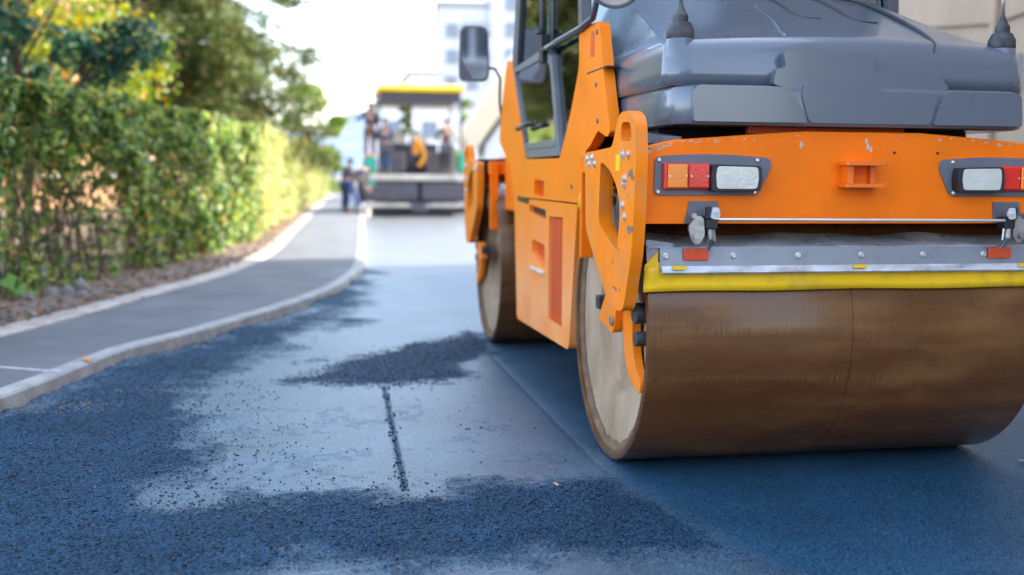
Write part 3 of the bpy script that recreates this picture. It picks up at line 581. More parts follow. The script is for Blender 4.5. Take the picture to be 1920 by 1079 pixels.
# ------------------------------------------------------------------ hedges and trees
HB = [(-5.9, -3), (-4.6, 2), (-3.95, 4.6), (-3.68, 5.9), (-3.30, 7.9), (-2.78, 10.0), (-2.46, 12.3), (-2.32, 14.2), (-2.15, 18.5), (-1.95, 24), (-1.35, 42), (-.72, 60)]
def hedge(name, y0, y1, nleaf, leafm, size, lab, gaps, thick=.95, top=2.02, stems=300, seed=1, wavy=.12):
    root = empty(name, (float(np.interp((y0+y1)/2, [p[1] for p in HB], [p[0] for p in HB]))-thick/2, (y0+y1)/2, .1)); tag(root, lab, 'hedge')
    ox, oy, oz = root.location
    def front(y): return np.interp(y, [p[1] for p in HB], [p[0] for p in HB])
    n = int(nleaf*2.1); y = RNG.uniform(y0, y1, n)
    if y1 > 20: y = y0+(y1-y0)*RNG.uniform(0, 1, n)**1.7
    t = np.where(RNG.uniform(0, 1, n) < .55, RNG.beta(1.0, 5, n), RNG.uniform(0, 1, n)); z = .12+RNG.uniform(0, 1, n)**.8*(top-.12)
    topm = RNG.uniform(0, 1, n) < .22; z = np.where(topm, top-RNG.exponential(.06, n), z)
    x = front(y)-t*thick
    bul = (vnoise(np.stack([y, z], 1), 1.3, seed)-.5)*.32+(vnoise(np.stack([y, z], 1), 4, seed+1)-.5)*.16
    x = x+bul*(t < .5)+.10*np.sin(z*1.5)
    z = z+(vnoise(np.stack([y, x], 1), 1.6, seed+2)-.5)*wavy*1.2+(vnoise(np.stack([y, x], 1), 7, seed+6)-.5)*wavy
    P = np.stack([x, y, z], 1); den = vnoise(P, 1.15, seed+3)*.55+vnoise(P, 3.4, seed+4)*.45
    thr = gaps+.05*np.exp(-((z-.30)/.18)**2)+.07*np.exp(-((z-1.15)/.35)**2)-.10*np.clip((z-1.65)/.3, 0, 1)
    P = P[den+RNG.normal(size=n)*.045 > thr][:nleaf]
    nr = np.tile([.8, -.25, .45], (len(P), 1)); V, F = leaves(P-[ox, oy, oz], size, nr, .6, .4, 1.3)
    np_mesh('foliage', V, F, leafm, root)
    mb = MB()
    for i in range(stems):
        yb = y0+(y1-y0)*random.random()**(1.3 if y1 > 20 else 1.); xb = float(front(yb))-random.uniform(.12, thick-.1); pts = [(xb-ox, yb-oy, .05-oz)]
        hx, hy = random.gauss(0, .10), random.gauss(0, .16); H = random.uniform(1.2, top-.05)
        for k in range(1, 5):
            pts.append((xb-ox+hx*k+random.gauss(0, .03), yb-oy+hy*k+random.gauss(0, .04), .05-oz+H*k/4))
        r = random.uniform(.006, .016); mb.tube(pts, [r, r*.85, r*.65, r*.45, r*.25], 4, False)
        for _ in range(3):
            k = random.randint(1, 3); p = Vector(pts[k]); q = p+Vector((random.gauss(.05, .18), random.gauss(0, .22), random.uniform(.05, .4))); mb.tube([p, (p+q)/2+Vector((0, 0, .04)), q], [r*.45, r*.35, r*.15], 3, False)
    tag(mb.build('stems', M['bark'], root, fix=False), kind='stuff'); return root
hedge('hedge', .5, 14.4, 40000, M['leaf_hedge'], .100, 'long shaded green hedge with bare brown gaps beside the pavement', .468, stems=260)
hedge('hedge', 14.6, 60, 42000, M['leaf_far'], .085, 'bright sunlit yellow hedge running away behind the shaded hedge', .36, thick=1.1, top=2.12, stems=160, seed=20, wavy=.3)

def tree(name, lab, cat, loc, height, cr, base, nleaf, size, leafm, trunk=.12, lobes=26, seed=1, conifer=False, trunkm=None, dens=.42):
    root = empty(name, loc); tag(root, lab, cat); rs = random.Random(seed); mb = MB()
    if not conifer:
        pts = [(0, 0, -.1), (.05, .02, height*.25), (-.05, .06, height*.5), (.03, 0, height*.8)]
        mb.tube(pts, [trunk, trunk*.75, trunk*.5, trunk*.2], 9)
    else: mb.tube([(0, 0, -.1), (0, 0, height*.5), (0, 0, height*.97)], [trunk, trunk*.6, .02], 9)
    cen = []
    for i in range(lobes):
        if conifer:
            u = (i+.5)/lobes; z = base+(height-base)*u; a = i*2.4+rs.uniform(-.4, .4); R2 = cr*(1-u)**.75*rs.uniform(.65, 1.12)
            tip = Vector((math.cos(a)*R2, math.sin(a)*R2, z-.18*R2)); st = Vector((0, 0, z+.1)); s = .28*cr*(1-u*.7)
            for k in range(3):
                cen.append((st.lerp(tip, .35+.3*k), s*(1-.18*k)))
            cen.append((tip+Vector((0, 0, -.15*s)), s*.55))
        else:
            u = rs.random(); z = base+(height-base)*(.08+.9*u); prof = math.sin(math.pi*min(.97, max(.08, (z-base)/(height-base)))) ** .6
            a = rs.uniform(0, 6.28); R2 = cr*prof*rs.uniform(.25, 1); tip = Vector((math.cos(a)*R2, math.sin(a)*R2, z)); st = Vector((0, 0, max(height*.15, z-R2*.9-.3))); s = cr*rs.uniform(.24, .42)
            cen.append((tip, s))
        mid = st.lerp(tip, .5)+Vector((rs.gauss(0, .05), rs.gauss(0, .05), .08*R2))
        mb.tube([st, mid, tip], [trunk*.28, trunk*.18, .006], 5, False)
    mb.build('trunk', trunkm or M['bark'], root, fix=False)
    w_ = np.array([c[1]**2 for c in cen]); w_ /= w_.sum(); k = RNG.choice(len(cen), size=int(nleaf*1.5), p=w_)
    cc = np.array([list(c[0]) for c in cen])[k]; ss = np.array([c[1] for c in cen])[k]
    d = RNG.normal(size=(len(k), 3)); d /= np.linalg.norm(d, axis=1)[:, None]; rr = RNG.uniform(0, 1, len(k))**.42
    P = cc+d*(ss*rr)[:, None]*np.array([1, 1, .72 if not conifer else .55]); den = vnoise(P+50, 2.4/max(size*14, 1)*1.6, seed)*.6+vnoise(P+50, 6, seed+1)*.4
    keep = den > dens; P = P[keep][:nleaf]; d = d[keep][:nleaf]
    V, F = leaves(P, size, d*.6+[0, 0, .4], .6 if not conifer else .28, .35, 1.2); np_mesh('crown', V, F, leafm, root); return root
tree('shrub_tree', 'dark teal leaved small tree at the far left behind the hedge', 'tree', (-4.85, 9.6, .1), 5.2, 1.55, 1.5, 15000, .115, M['leaf_teal'], .07, 34, 3, dens=.46)
tree('autumn_tree', 'yellow green tree glowing in sun behind the dark tree', 'tree', (-6.6, 15.5, .1), 7.2, 3.0, 1.2, 26000, .13, M['leaf_yellow'], .12, 46, 5, dens=.44)
tree('autumn_tree', 'small yellow orange tree low behind the shaded hedge', 'tree', (-9.3, 17.0, .1), 6.8, 2.8, .8, 15000, .14, M['leaf_yellow'], .10, 36, 9, dens=.48)
tree('conifer_tree', 'tall olive conifer with drooping sprays rising over the hedge', 'tree', (-4.2, 22.5, .1), 12.5, 3.45, 2.1, 62000, .17, M['leaf_conifer'], .2, 112, 11, conifer=True, dens=.37)
tree('leafy_tree', 'small pale green tree between the conifer and the paver', 'tree', (-1.75, 52, .1), 5.7, 1.9, 1.2, 14000, .22, M['leaf_green'], .09, 26, 13)
tree('leafy_tree', 'olive green round tree at the foot of the conifer', 'tree', (-3.9, 29, .1), 5.0, 1.7, .8, 13000, .16, M['leaf_conifer'], .09, 26, 15)
tree('leafy_tree', 'green bush beyond the end of the hedge beside the workers', 'bush', (-.35, 66, .0), 2.6, 1.3, .1, 3500, .16, M['leaf_green'], .04, 12, 16)
tree('street_tree', 'dark slim tree standing beyond the paver canopy', 'tree', (3.25, 52, .0), 5.2, .75, 1.2, 3500, .17, M['leaf_conifer'], .06, 14, 17)
tree('street_tree', 'pale green slim tree right of the paver canopy', 'tree', (7.6, 62, .0), 6.3, 1.0, 1.2, 4000, .2, M['leaf_green'], .07, 14, 19)

# ------------------------------------------------------------------ buildings
def facade_windows(b, face, wins, depth, fm, pm, axis='y', bars=True):
    """windows on a wall: each a frame with pane; face = coordinate of the wall plane, outward = sign of depth"""
    for (u0, u1, z0, z1) in wins:
        f = MB(); t = min(.09, (u1-u0)*.12); s = depth
        def bx(mb, a0, a1, c0, c1, d0, d1):
            d0, d1 = sorted((face+d0*s, face+d1*s))
            if axis == 'y': mb.box(a0, a1, d0, d1, c0, c1)
            else: mb.box(d0, d1, a0, a1, c0, c1)
        bx(f, u0-t, u1+t, z1, z1+t, -.5, 1); bx(f, u0-t*1.3, u1+t*1.3, z0-t, z0, -.5, 1.6)
        bx(f, u0-t, u0, z0, z1, -.5, 1); bx(f, u1, u1+t, z0, z1, -.5, 1)
        if bars and u1-u0 > .7: bx(f, (u0+u1)/2-t/2, (u0+u1)/2+t/2, z0, z1, -.5, .8)
        fo = f.build('window', fm, b); p = MB(); bx(p, u0, u1, z0, z1, -.4, .25); p.build('pane', pm, fo)
M['towerwall'] = mat('pale_render', (.62, .65, .70), .85, nscale=.6, namt=.06)
M['towerdark'] = mat('grey_concrete', (.34, .34, .35), .85, nscale=1, namt=.15)
M['whitewall'] = mat('white_render', (.78, .79, .80), .85, nscale=.5, namt=.05)
M['beige'] = mat('beige_stained_render', (.46, .34, .25), .9, nscale=.8, namt=.10, dust_or_sheen=(.30, .21, .15), dust_or_sheen_amt=.35, dscale=.9, bump=.3, bscale=12)
M['salmon'] = mat('salmon_render', (.78, .46, .24), .9, nscale=1, namt=.1)
M['golden'] = mat('golden_render', (.80, .50, .20), .9, nscale=1, namt=.1)
M['creamroof'] = mat('cream_roof_sheet', (.62, .54, .40), .7, nscale=1, namt=.06)
M['rooftile'] = mat('brown_roof_tiles', (.28, .13, .08), .8)
M['wframe'] = mat('grey_window_frame', (.40, .41, .43), .6)
M['bluepane'] = mat('bluish_window_glass', (.20, .24, .32), .2, coat=.3)
# apartment tower
b = empty('apartment_tower', (0, 0, 0)); b.location = (11.3, 110, 0); b.rotation_euler = (0, 0, R_(-6))
tag(b, 'tall pale apartment tower with grey balconies behind the roller mirror', 'building')
MB().box(0, 5.6, 0, 14, -.1, 19.3).build('wall', M['towerwall'], b)
MB().box(5.604, 19, -.8, 14, -.1, 27.5).build('tall_wing', M['towerwall'], b)
MB().box(-.3, 5.6, -.4, 14.2, 19.302, 19.8).build('roof_slab', M['towerdark'], b)
MB().box(5.3, 19.3, -1.1, 14.2, 27.502, 28).build('roof_slab', M['towerdark'], b)
facade_windows(b, 0, [(.9+2.2*i, 2.0+2.2*i, 2.4+2.75*k, 3.7+2.75*k) for i in range(2) for k in range(6)], -.15, M['wframe'], M['bluepane'])
facade_windows(b, -.8, [(7.2+2.6*i, 8.5+2.6*i, 2.4+2.75*k, 3.8+2.75*k) for i in range(4) for k in range(9)], -.15, M['wframe'], M['bluepane'])
for k, z in enumerate((16.4, 13.65)):
    mb = MB(); mb.box(2.6, 5.5, -1.3, -.01, z, z+.15); mb.box(2.6, 5.5, -1.3, -1.22, z+.152, z+1.1); mb.box(2.6, 2.68, -1.218, -.01, z+.152, z+1.1); mb.build('balcony', M['towerdark'], b)
# stepped lower block next to it
b = empty('apartment_block', (8.15, 108, 0)); tag(b, 'low white block stepping down left of the tower', 'building')
MB().box(0, 3.1, 0, 12, -.1, 11.9).build('wall', M['whitewall'], b); MB().box(-.3, 3.1, -.3, 12, 11.902, 12.3).build('roof_slab', M['towerdark'], b)
facade_windows(b, 0, [(.5, 1.2, 2+2.8*k, 3.3+2.8*k) for k in range(3)], -.15, M['wframe'], M['bluepane'])
# white house behind the paver
b = empty('white_house', (2.75, 75, 0)); tag(b, 'long white house seen through the paver canopy', 'building')
MB().box(0, 9, 0, 9, -.1, 6.4).build('wall', M['whitewall'], b); MB().prism([(-.4, 6.402), (9.4, 6.402), (9.0, 6.75), (0, 6.75)], -.4, 9.4, 'y').build('roof', M['towerdark'], b)
facade_windows(b, 0, [(.9, 1.9, 4.2, 5.3), (3.6, 4.6, 4.2, 5.3), (6.4, 7.4, 4.2, 5.3), (.9, 1.9, 1.2, 2.4), (6.4, 7.4, 1.2, 2.4)], -.12, M['wframe'], M['bluepane'])
# gabled house whose cream roof slopes beside the tower
b = empty('gabled_house', (5.9, 44, 0)); b.rotation_euler = (0, 0, R_(-4)); tag(b, 'house with steep cream roof slope right of the paver', 'building')
MB().prism([(.35, -.1), (7.65, -.1), (7.65, 2.7), (4.0, 7.9), (.35, 2.7)], 0, 5, 'y').build('wall', M['towerwall'], b)
MB().prism([(-.25, 2.35), (4.0, 8.0), (8.25, 2.35), (8.8, 3.2), (4.0, 10.2), (-.8, 3.2)], -.5, 5.5, 'y').build('roof', M['creamroof'], b, bevel=.03)
facade_windows(b, 0, [(1.3, 2.3, 1.0, 2.3), (3.2, 4.2, 3.2, 4.5), (5.2, 6.2, 1.0, 2.3)], -.1, M['wframe'], M['bluepane'])
# cream wall below it
b = MB().box(6.3, 7.2, 39, 39.4, -.1, 3.9).box(6.2, 7.3, 38.9, 39.5, 3.902, 4.05).build('gate_pillar', M['creamroof'], bevel=.02); tag(b, 'cream masonry pillar standing before the gabled house', 'pillar')
# street building on the right that shades the near road
b = empty('street_building', (6.4, 2.5, 0)); tag(b, 'beige stained rendered building along the right side of the road', 'building')
MB().box(0, 10, -16, 8.9, -.1, 14).build('wall', M['beige'], b)
MB().box(-.3, 10.3, -16.3, 9.2, 14.002, 14.35).build('roof_slab', M['towerdark'], b)
facade_windows(b, 0, [(3.72, 3.98, 2.29, 2.60), (-3.2, -2.0, 1.2, 2.7), (-7.2, -6.0, 1.2, 2.7), (-3.2, -2.0, 4.4, 5.9), (1.0, 2.2, 4.4, 5.9), (5.0, 6.2, 4.4, 5.9)], -.08, M['towerdark'], M['winpane'], 'x')
mb = MB(); mb.tube([(-.03, -3, 3.35), (-.035, 2, 3.2), (-.03, 4.2, 3.02), (-.03, 6.5, 3.25), (-.03, 8.6, 3.2)], .014, 6); mb.tube([(-.03, 3.0, 3.1), (-.03, 4.2, 4.1), (-.03, 5.0, 6)], .012, 6); mb.build('wire_shadow', mat('wire_shadow_tone', (.20, .15, .12), .8), b)  # thin dark tubes stand in for wire shadows on the wall
mb = MB(); mb.tube([(-.07, 4.15, 0), (-.07, 4.15, 13.9)], .045, 10); mb.build('drainpipe', M['beige'], b)
b = empty('low_sky_blocker', (-8, -27, 0)); tag(b, 'unseen grey building added behind the viewpoint to block low sky light', 'building')  # added out of view to cut low skylight and deepen contact shade
MB().box(-14, 13.5, -9, 0, -.1, 9.6).build('wall', M['towerdark'], b); MB().box(-14.3, 13.8, -9.3, .3, 9.602, 10.0).build('roof_slab', M['beige'], b)
facade_windows(b, 0, [(-12+3.2*i, -10.6+3.2*i, 1.1+3*k, 2.5+3*k) for i in range(8) for k in range(3)], .1, M['whitewall'], M['winpane'])
# houses behind the hedge
b = empty('salmon_house', (-13.5, 30, 0)); b.rotation_euler = (0, 0, R_(26)); tag(b, 'salmon pink house hidden behind the trees', 'building')
MB().box(0, 9, 0, 7, -.1, 7.5).build('wall', M['salmon'], b); MB().prism([(-.5, 7.502), (9.5, 7.502), (4.5, 10)], -.5, 7.5, 'y').build('roof', M['rooftile'], b)
facade_windows(b, 0, [(1+2.6*i, 2.1+2.6*i, 1.2+2.9*k, 2.6+2.9*k) for i in range(3) for k in range(2)], -.1, M['whitewall'], M['winpane'])
b = empty('golden_house', (-17.5, 19.5, 0)); b.rotation_euler = (0, 0, R_(52)); tag(b, 'low golden rendered house glimpsed through gaps in the shaded hedge', 'building')
MB().box(0, 9, 0, 6, -.1, 3.0).build('wall', M['golden'], b); MB().prism([(-.4, 3.002), (9.4, 3.002), (4.5, 4.6)], -.4, 6.4, 'y').build('roof', M['rooftile'], b)
facade_windows(b, 0, [(1.5, 2.6, 1, 2.2), (6, 7.1, 1, 2.2)], -.1, M['whitewall'], M['winpane'])
# far hills
pts = []; nx = 60; K = 10
XX = np.linspace(-900, 900, nx); V = []
for i, x in enumerate(XX):
    for j in range(K):
        t = j/(K-1); h = (72+20*math.sin(x*.006+1)+16*math.sin(x*.021)+8*math.sin(x*.06+j))*math.sin(math.pi*min(t*1.0, 1))**.8 if 0 < j < K-1 else -1
        V.append((x, 1300+t*1100, h))
F = np.array([(i*K+j, (i+1)*K+j, (i+1)*K+j+1, i*K+j+1) for i in range(nx-1) for j in range(K-1)])
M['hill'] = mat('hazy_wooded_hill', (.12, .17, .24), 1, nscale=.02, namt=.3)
o = np_mesh('hills', np.array(V), F, M['hill'], smooth=True); tag(o, kind='structure')
# ------------------------------------------------------------------ the tandem roller
W, LB, RD = 1.705, 3.39, .6
ROL = empty('road_roller', (W/2, LB/2, 0)); tag(ROL, 'orange tandem road roller with brown steel drums and a grey hood', 'road roller')
MX = lambda mb, c=W/2: (setattr(mb, 'v', [(2*c-x, y, z) for x, y, z in mb.v]), setattr(mb, 'f', [q[::-1] for q in mb.f]), mb)[2]
MY = lambda mb: (setattr(mb, 'v', [(x, LB-y, z) for x, y, z in mb.v]), setattr(mb, 'f', [q[::-1] for q in mb.f]), mb)[2]
idn = lambda mb: mb
def drum(y0, front):
    f_ = MY if front else idn
    mb = MB(); prof = [(.035, .556), (.004, .560), (0, .572), (0, .588), (.005, .597), (.014, .6)]
    prof += [(W/2-.0030, .6), (W/2-.0015, .5965), (W/2+.0015, .5965), (W/2+.0030, .6)]
    prof += [(W-.014, .6), (W-.005, .597), (W, .588), (W, .572), (W-.004, .56), (W-.035, .556)]
    mb.lathe([(a, r) for a, r in prof], (0, 0, .6), 'x', 128)
    d = f_(mb).build('drum', M['drum'], ROL, smooth=True)
    if True:
        for sgn in (idn, MX):
            mb = MB(); mb.lathe([(.034, .5575), (.031, .50), (.055, .32), (.10, .30), (.10, .001)], (0, 0, .6), 'x', 96)
            f_(sgn(mb)).build('end_plate', M['discface'], d, smooth=True)
            # ragged dried mud inside the rim
            mb = MB(); n = 150; v = []
            for k in range(n):
                t = 2*math.pi*k/n; rr = .545-.010*random.random()-.022*vnoise(np.array([[t*9, 1.]]), 1, 3)[0]-.014*vnoise(np.array([[t*22, 1.]]), 1, 4)[0]
                for a, r in ((.006, .563), (.013, .5605), (.024, .548), (.0285, rr)): v.append((a, r*math.cos(t), .6+r*math.sin(t)))
            f = [(4*k+j, 4*((k+1) % n)+j, 4*((k+1) % n)+j+1, 4*k+j+1) for k in range(n) for j in range(3)]
            mb.add(v, f); f_(sgn(mb)).build('mud_ring', M['mud'], d, smooth=True)
    # motor bracket arm seen inside the drum end
    arm = [(-.262, .715), (-.276, .62), (-.285, .555), (-.318, .492), (-.37, .435), (-.44, .40), (-.53, .385), (-.535, .44), (-.47, .47), (-.43, .53), (-.41, .60), (-.42, .70)]
    for sgn in (idn, MX):
        mb = MB().prism(fillet(arm, .03), -.008, .028, 'x'); f_(sgn(mb)).build('motor_arm', M['orange_yoke'], d, bevel=.004)
        mb = MB().prism(fillet([(-.05, .67), (-.02, .62), (-.22, .585), (-.25, .60), (-.30, .73), (-.12, .74)], .015), -.04, .0, 'x'); f_(sgn(mb)).build('pivot_bracket', M['orange_yoke'], d, bevel=.004)
        for nm_, a_ in (('pivot_bolt', (-.235, .64, .022, -.05, .02)), ('hub_bush', (-.47, .70, .042, -.02, .04)), ('hub_bush', (-.49, .60, .030, -.02, .04))):
            f_(sgn(MB().cyl((a_[3], a_[0], a_[1]), (a_[4], a_[0], a_[1]), a_[2], n=16))).build(nm_, M['steel' if nm_ == 'pivot_bolt' else 'rubber'], d, bevel=.003)
        f_(sgn(MB().box(-.045, .01, -.02, .035, .66, .72))).build('rubber_stop', M['rubber'], d, bevel=.006)
    return d
drum(0, False); drum(LB, True)

YO = [(-.449, 1.487), (-.585, 1.489), (-.668, 1.452), (-.688, 1.30), (-.676, 1.10), (-.652, .943), (-.555, .728), (-.50, .713), (-.35, .722), (.049, 1.009), (.078, 1.343), (-.364, 1.357)]
YR = [.06, .07, .06, .05, .05, .05, .035, .03, .04, .05, .03, .04]
YH = fillet([(-.185, 1.302), (-.165, 1.045), (-.455, .948), (-.492, 1.10), (-.452, 1.19), (-.33, 1.27)], [.03, .05, .015, .12, .1, .1], 5)
HH = fillet([(-.505, 1.448), (-.608, 1.443), (-.628, 1.395), (-.615, 1.372), (-.478, 1.376), (-.487, 1.43)], .022, 4)
def yoke(front, right):
    ff = (lambda mb: (MX(mb) if right else mb)); f2 = (lambda mb: MY(ff(mb)) if front else ff(mb))
    x0, x1 = -.09, -.042
    y = f2(MB().prism(fillet(YO, YR, 5), x0, x1, 'x', [YH, HH])).build('yoke', M['orange_yoke'], ROL, bevel=.007, seg=3)
    # folded inner edge of the plate around the triangular opening
    mb = MB(); inr = [(a, b) for a, b in YH]; cx_ = sum(a for a, b in inr)/len(inr); cz_ = sum(b for a, b in inr)/len(inr)
    gro = [(cx_+(a-cx_)*1.13, cz_+(b-cz_)*1.10) for a, b in inr]
    mb.prism(gro, x1+.001, x1+.010, 'x', [inr]); f2(mb).build('opening_flange', M['orange_frame'], y)
    for by, bz in ((-.518, 1.324), (-.590, 1.323), (.030, 1.317), (-.052, 1.320), (-.006, 1.292), (-.094, 1.293), (-.553, 1.232), (-.545, 1.212), (-.530, 1.13), (-.556, 1.085)):
        mb = MB(); mb.lathe([(x0+.002, .001), (x0+.002, .019), (x0-.003, .019), (x0-.003, .0122), (x0-.011, .0115), (x0-.011, .001)], (0, by, bz), 'x', 18)
        f2(mb).build('bolt', M['bolt'], y)
    if not front and not right:
        MB().box(x0-.0022, x0+.001, -.480, -.424, 1.262, 1.325).build('sticker', M['sticker'], y)
        mb = MB()
        for (a, b, s) in ((-.63, 1.252, .020), (-.655, 1.235, .015), (-.60, 1.245, .010), (-.615, 1.04, .020), (-.655, 1.045, .014), (-.42, .80, .010), (-.45, .795, .012), (-.50, .80, .008), (-.58, 1.38, .004), (-.60, 1.17, .005), (-.57, 1.01, .004), (-.40, .90, .007), (-.33, .87, .006), (-.49, .955, .006)):
            k = 9; mb.prism([(a+s*1.5*math.cos(6.283*i/k)*random.uniform(.5, 1.1), b+s*math.sin(6.283*i/k)*random.uniform(.45, 1.1)) for i in range(k)], x0-.0009, x0+.001, 'x')
        pc = mb.build('paint_chips', mat('worn_dark_chips', (.22, .14, .09), .7, nscale=60, namt=.5), y); tag(pc, kind='stuff')
    # rubber hose bundle behind the opening
    mb = MB()
    for r, dx in ((.165, .0), (.142, .012), (.119, .02), (.096, .026), (.072, .03), (.048, .032), (.026, .034)):
        pts = [(x1+.013+dx*.55, -.40+r*.78*math.cos(6.2832*i/40), 1.115+r*1.05*math.sin(6.2832*i/40)) for i in range(41)]
        mb.tube(pts, .0135, 8, False)
    mb.prism([(-.5, .96), (-.26, .96), (-.2, 1.2), (-.3, 1.3), (-.5, 1.2)], x1+.028, x1+.034, 'x')
    f2(mb).build('rubber_mount', M['rubber'], y, smooth=True)
    return y
for fr in (False, True):
    for r_ in (False, True): yoke(fr, r_)

def rear_frame(front):
    f_ = MY if front else idn
    c = W/2-.012
    half = [(-.041, 1.063), (-.041, 1.352), (.075, 1.379), (.447, 1.408), (.60, 1.418)]
    poly = half+[(2*c-a, b) for a, b in half[::-1]]
    poly[-1] = (W+.041, 1.063); poly[-2] = (W+.041, 1.352)
    fr = f_(MB().prism(poly, -.64, -.575, 'y')).build('end_frame', M['orange_frame'], ROL, bevel=.012, seg=3)
    mb = MB(); mb.prism([(-.5745, 1.30), (-.5745, 1.352), (-.20, 1.372), (-.20, 1.33)], -.041, W+.041, 'x')
    mb.box(-.0405, .08, -.20, .02, 1.28, 1.345); mb.box(W-.08, W+.0405, -.20, .02, 1.28, 1.345)
    f_(mb).build('top_deck', M['deck'], fr)
    # pale chips of worn paint along the upper edge
    mb = MB(); rs = random.Random(4)
    for i in range(46):
        x = rs.choice([rs.uniform(.0, .45), rs.uniform(-.02, .02), rs.uniform(1.1, 1.5), rs.uniform(.0, 1.6)]); z = np.interp(x, [p[0] for p in poly[1:9]], [p[1] for p in poly[1:9]])-rs.uniform(.010, .022); s = rs.uniform(.002, .0055)
        mb.prism([(x+s*2.2*math.cos(1.047*k)*rs.uniform(.6, 1), z+s*math.sin(1.047*k)*rs.uniform(.5, 1)) for k in range(6)], -.6412, -.639, 'y')
    for x, z in ((-.022, 1.335), (.585, 1.365), (.855, 1.382), (.862, 1.362), (.875, 1.350)):
        mb.prism([(x+.009*math.cos(1.047*k)*rs.uniform(.6, 1), z+.016*math.sin(1.047*k)*rs.uniform(.5, 1)) for k in range(6)], -.6412, -.639, 'y')
    tag(f_(mb).build('paint_chips', M['paint_chip'], fr), kind='stuff')
    for x in (.975, 1.160): f_(MB().cyl((x, -.6425, 1.340), (x, -.63, 1.340), .0055, n=12)).build('bolt_hole', M['black'], fr)
    return fr
REAR = rear_frame(False); rear_frame(True)
# inner cross beam of each drum yoke
for f_ in (idn, MY):
    mb = MB(); mb.box(-.041, W+.041, .27, .33, 1.255, 1.345); mb.box(-.041, .02, .335, .36, .86, 1.345); mb.box(W-.02, W+.041, .335, .36, .86, 1.345)
    f_(mb).build('cross_beam', M['orange_frame'], ROL, bevel=.006)
# towing bracket on the rear frame
mb = MB(); mb.prism(fillet([(.735, -.722), (.905, -.722), (.90, -.641), (.74, -.641)], .012), 1.288, 1.303, 'z'); mb.prism(fillet([(.735, -.722), (.905, -.722), (.90, -.641), (.74, -.641)], .012), 1.204, 1.219, 'z')
mb.box(.752, .775, -.70, -.6405, 1.2195, 1.2875); mb.box(.866, .888, -.66, -.6405, 1.2195, 1.2875)
tb = mb.build('towing_bracket', M['orange'], REAR, bevel=.003)
def lamp_cluster(right):
    cc = .814; f_ = (lambda mb: MX(mb, cc)) if right else idn
    pl = fillet([(-.002, 1.311), (.037, 1.320), (.173, 1.3265), (.316, 1.3245), (.452, 1.314), (.462, 1.29), (.456, 1.267), (.416, 1.183), (.399, 1.171), (.006, 1.171), (-.004, 1.181)], [.012, .01, .1, .1, .02, .02, .02, .02, .01, .01, .01], 3)
    p = f_(MB().prism(pl, -.648, -.6405, 'y')).build('lamp_plate', M['greypanel'], ROL, bevel=.0025)
    h = f_(MB().box(.026, .2065, -.668, -.6485, 1.193, 1.291)).build('tail_lamp', M['redlens'], p, bevel=.004)
    f_(MB().box(.040, .1185, -.678, -.6685, 1.198, 1.2865)).build('amber_lens', M['amber'], p, bevel=.005, seg=3)
    f_(MB().box(.1235, .2045, -.678, -.6685, 1.198, 1.2865)).build('red_lens', M['redlens'], p, bevel=.005, seg=3)
    hb = fillet([(.207, 1.187), (.400, 1.188), (.408, 1.235), (.402, 1.283), (.211, 1.288), (.204, 1.24)], .012, 3)
    f_(MB().prism(hb, -.695, -.6485, 'y')).build('work_lamp_housing', M['black'], p, bevel=.004)
    lens = fillet([(.226, 1.196), (.384, 1.196), (.391, 1.238), (.386, 1.278), (.226, 1.281), (.221, 1.24)], .012, 3)
    f_(MB().prism(lens, -.701, -.6955, 'y')).build('work_lamp_lens', M['clearlens'], p, bevel=.0025)
    for x, z in ((.013, 1.303), (.404, 1.305), (.010, 1.184), (.396, 1.184)):
        mb = MB(); mb.lathe([(-.6478, .001), (-.6478, .0085), (-.652, .0080), (-.6555, .0045), (-.6555, .001)], (x, 0, z), 'y', 16); f_(mb).build('screw', M['bolt'], p, smooth=True)
    for x, z in ((.047, 1.243), (.112, 1.243), (.131, 1.243), (.197, 1.243)): f_(MB().cyl((x, -.680, z), (x, -.6775, z), .0032, n=8)).build('lens_screw', M['bolt'], p, smooth=True)
lamp_cluster(False); lamp_cluster(True)

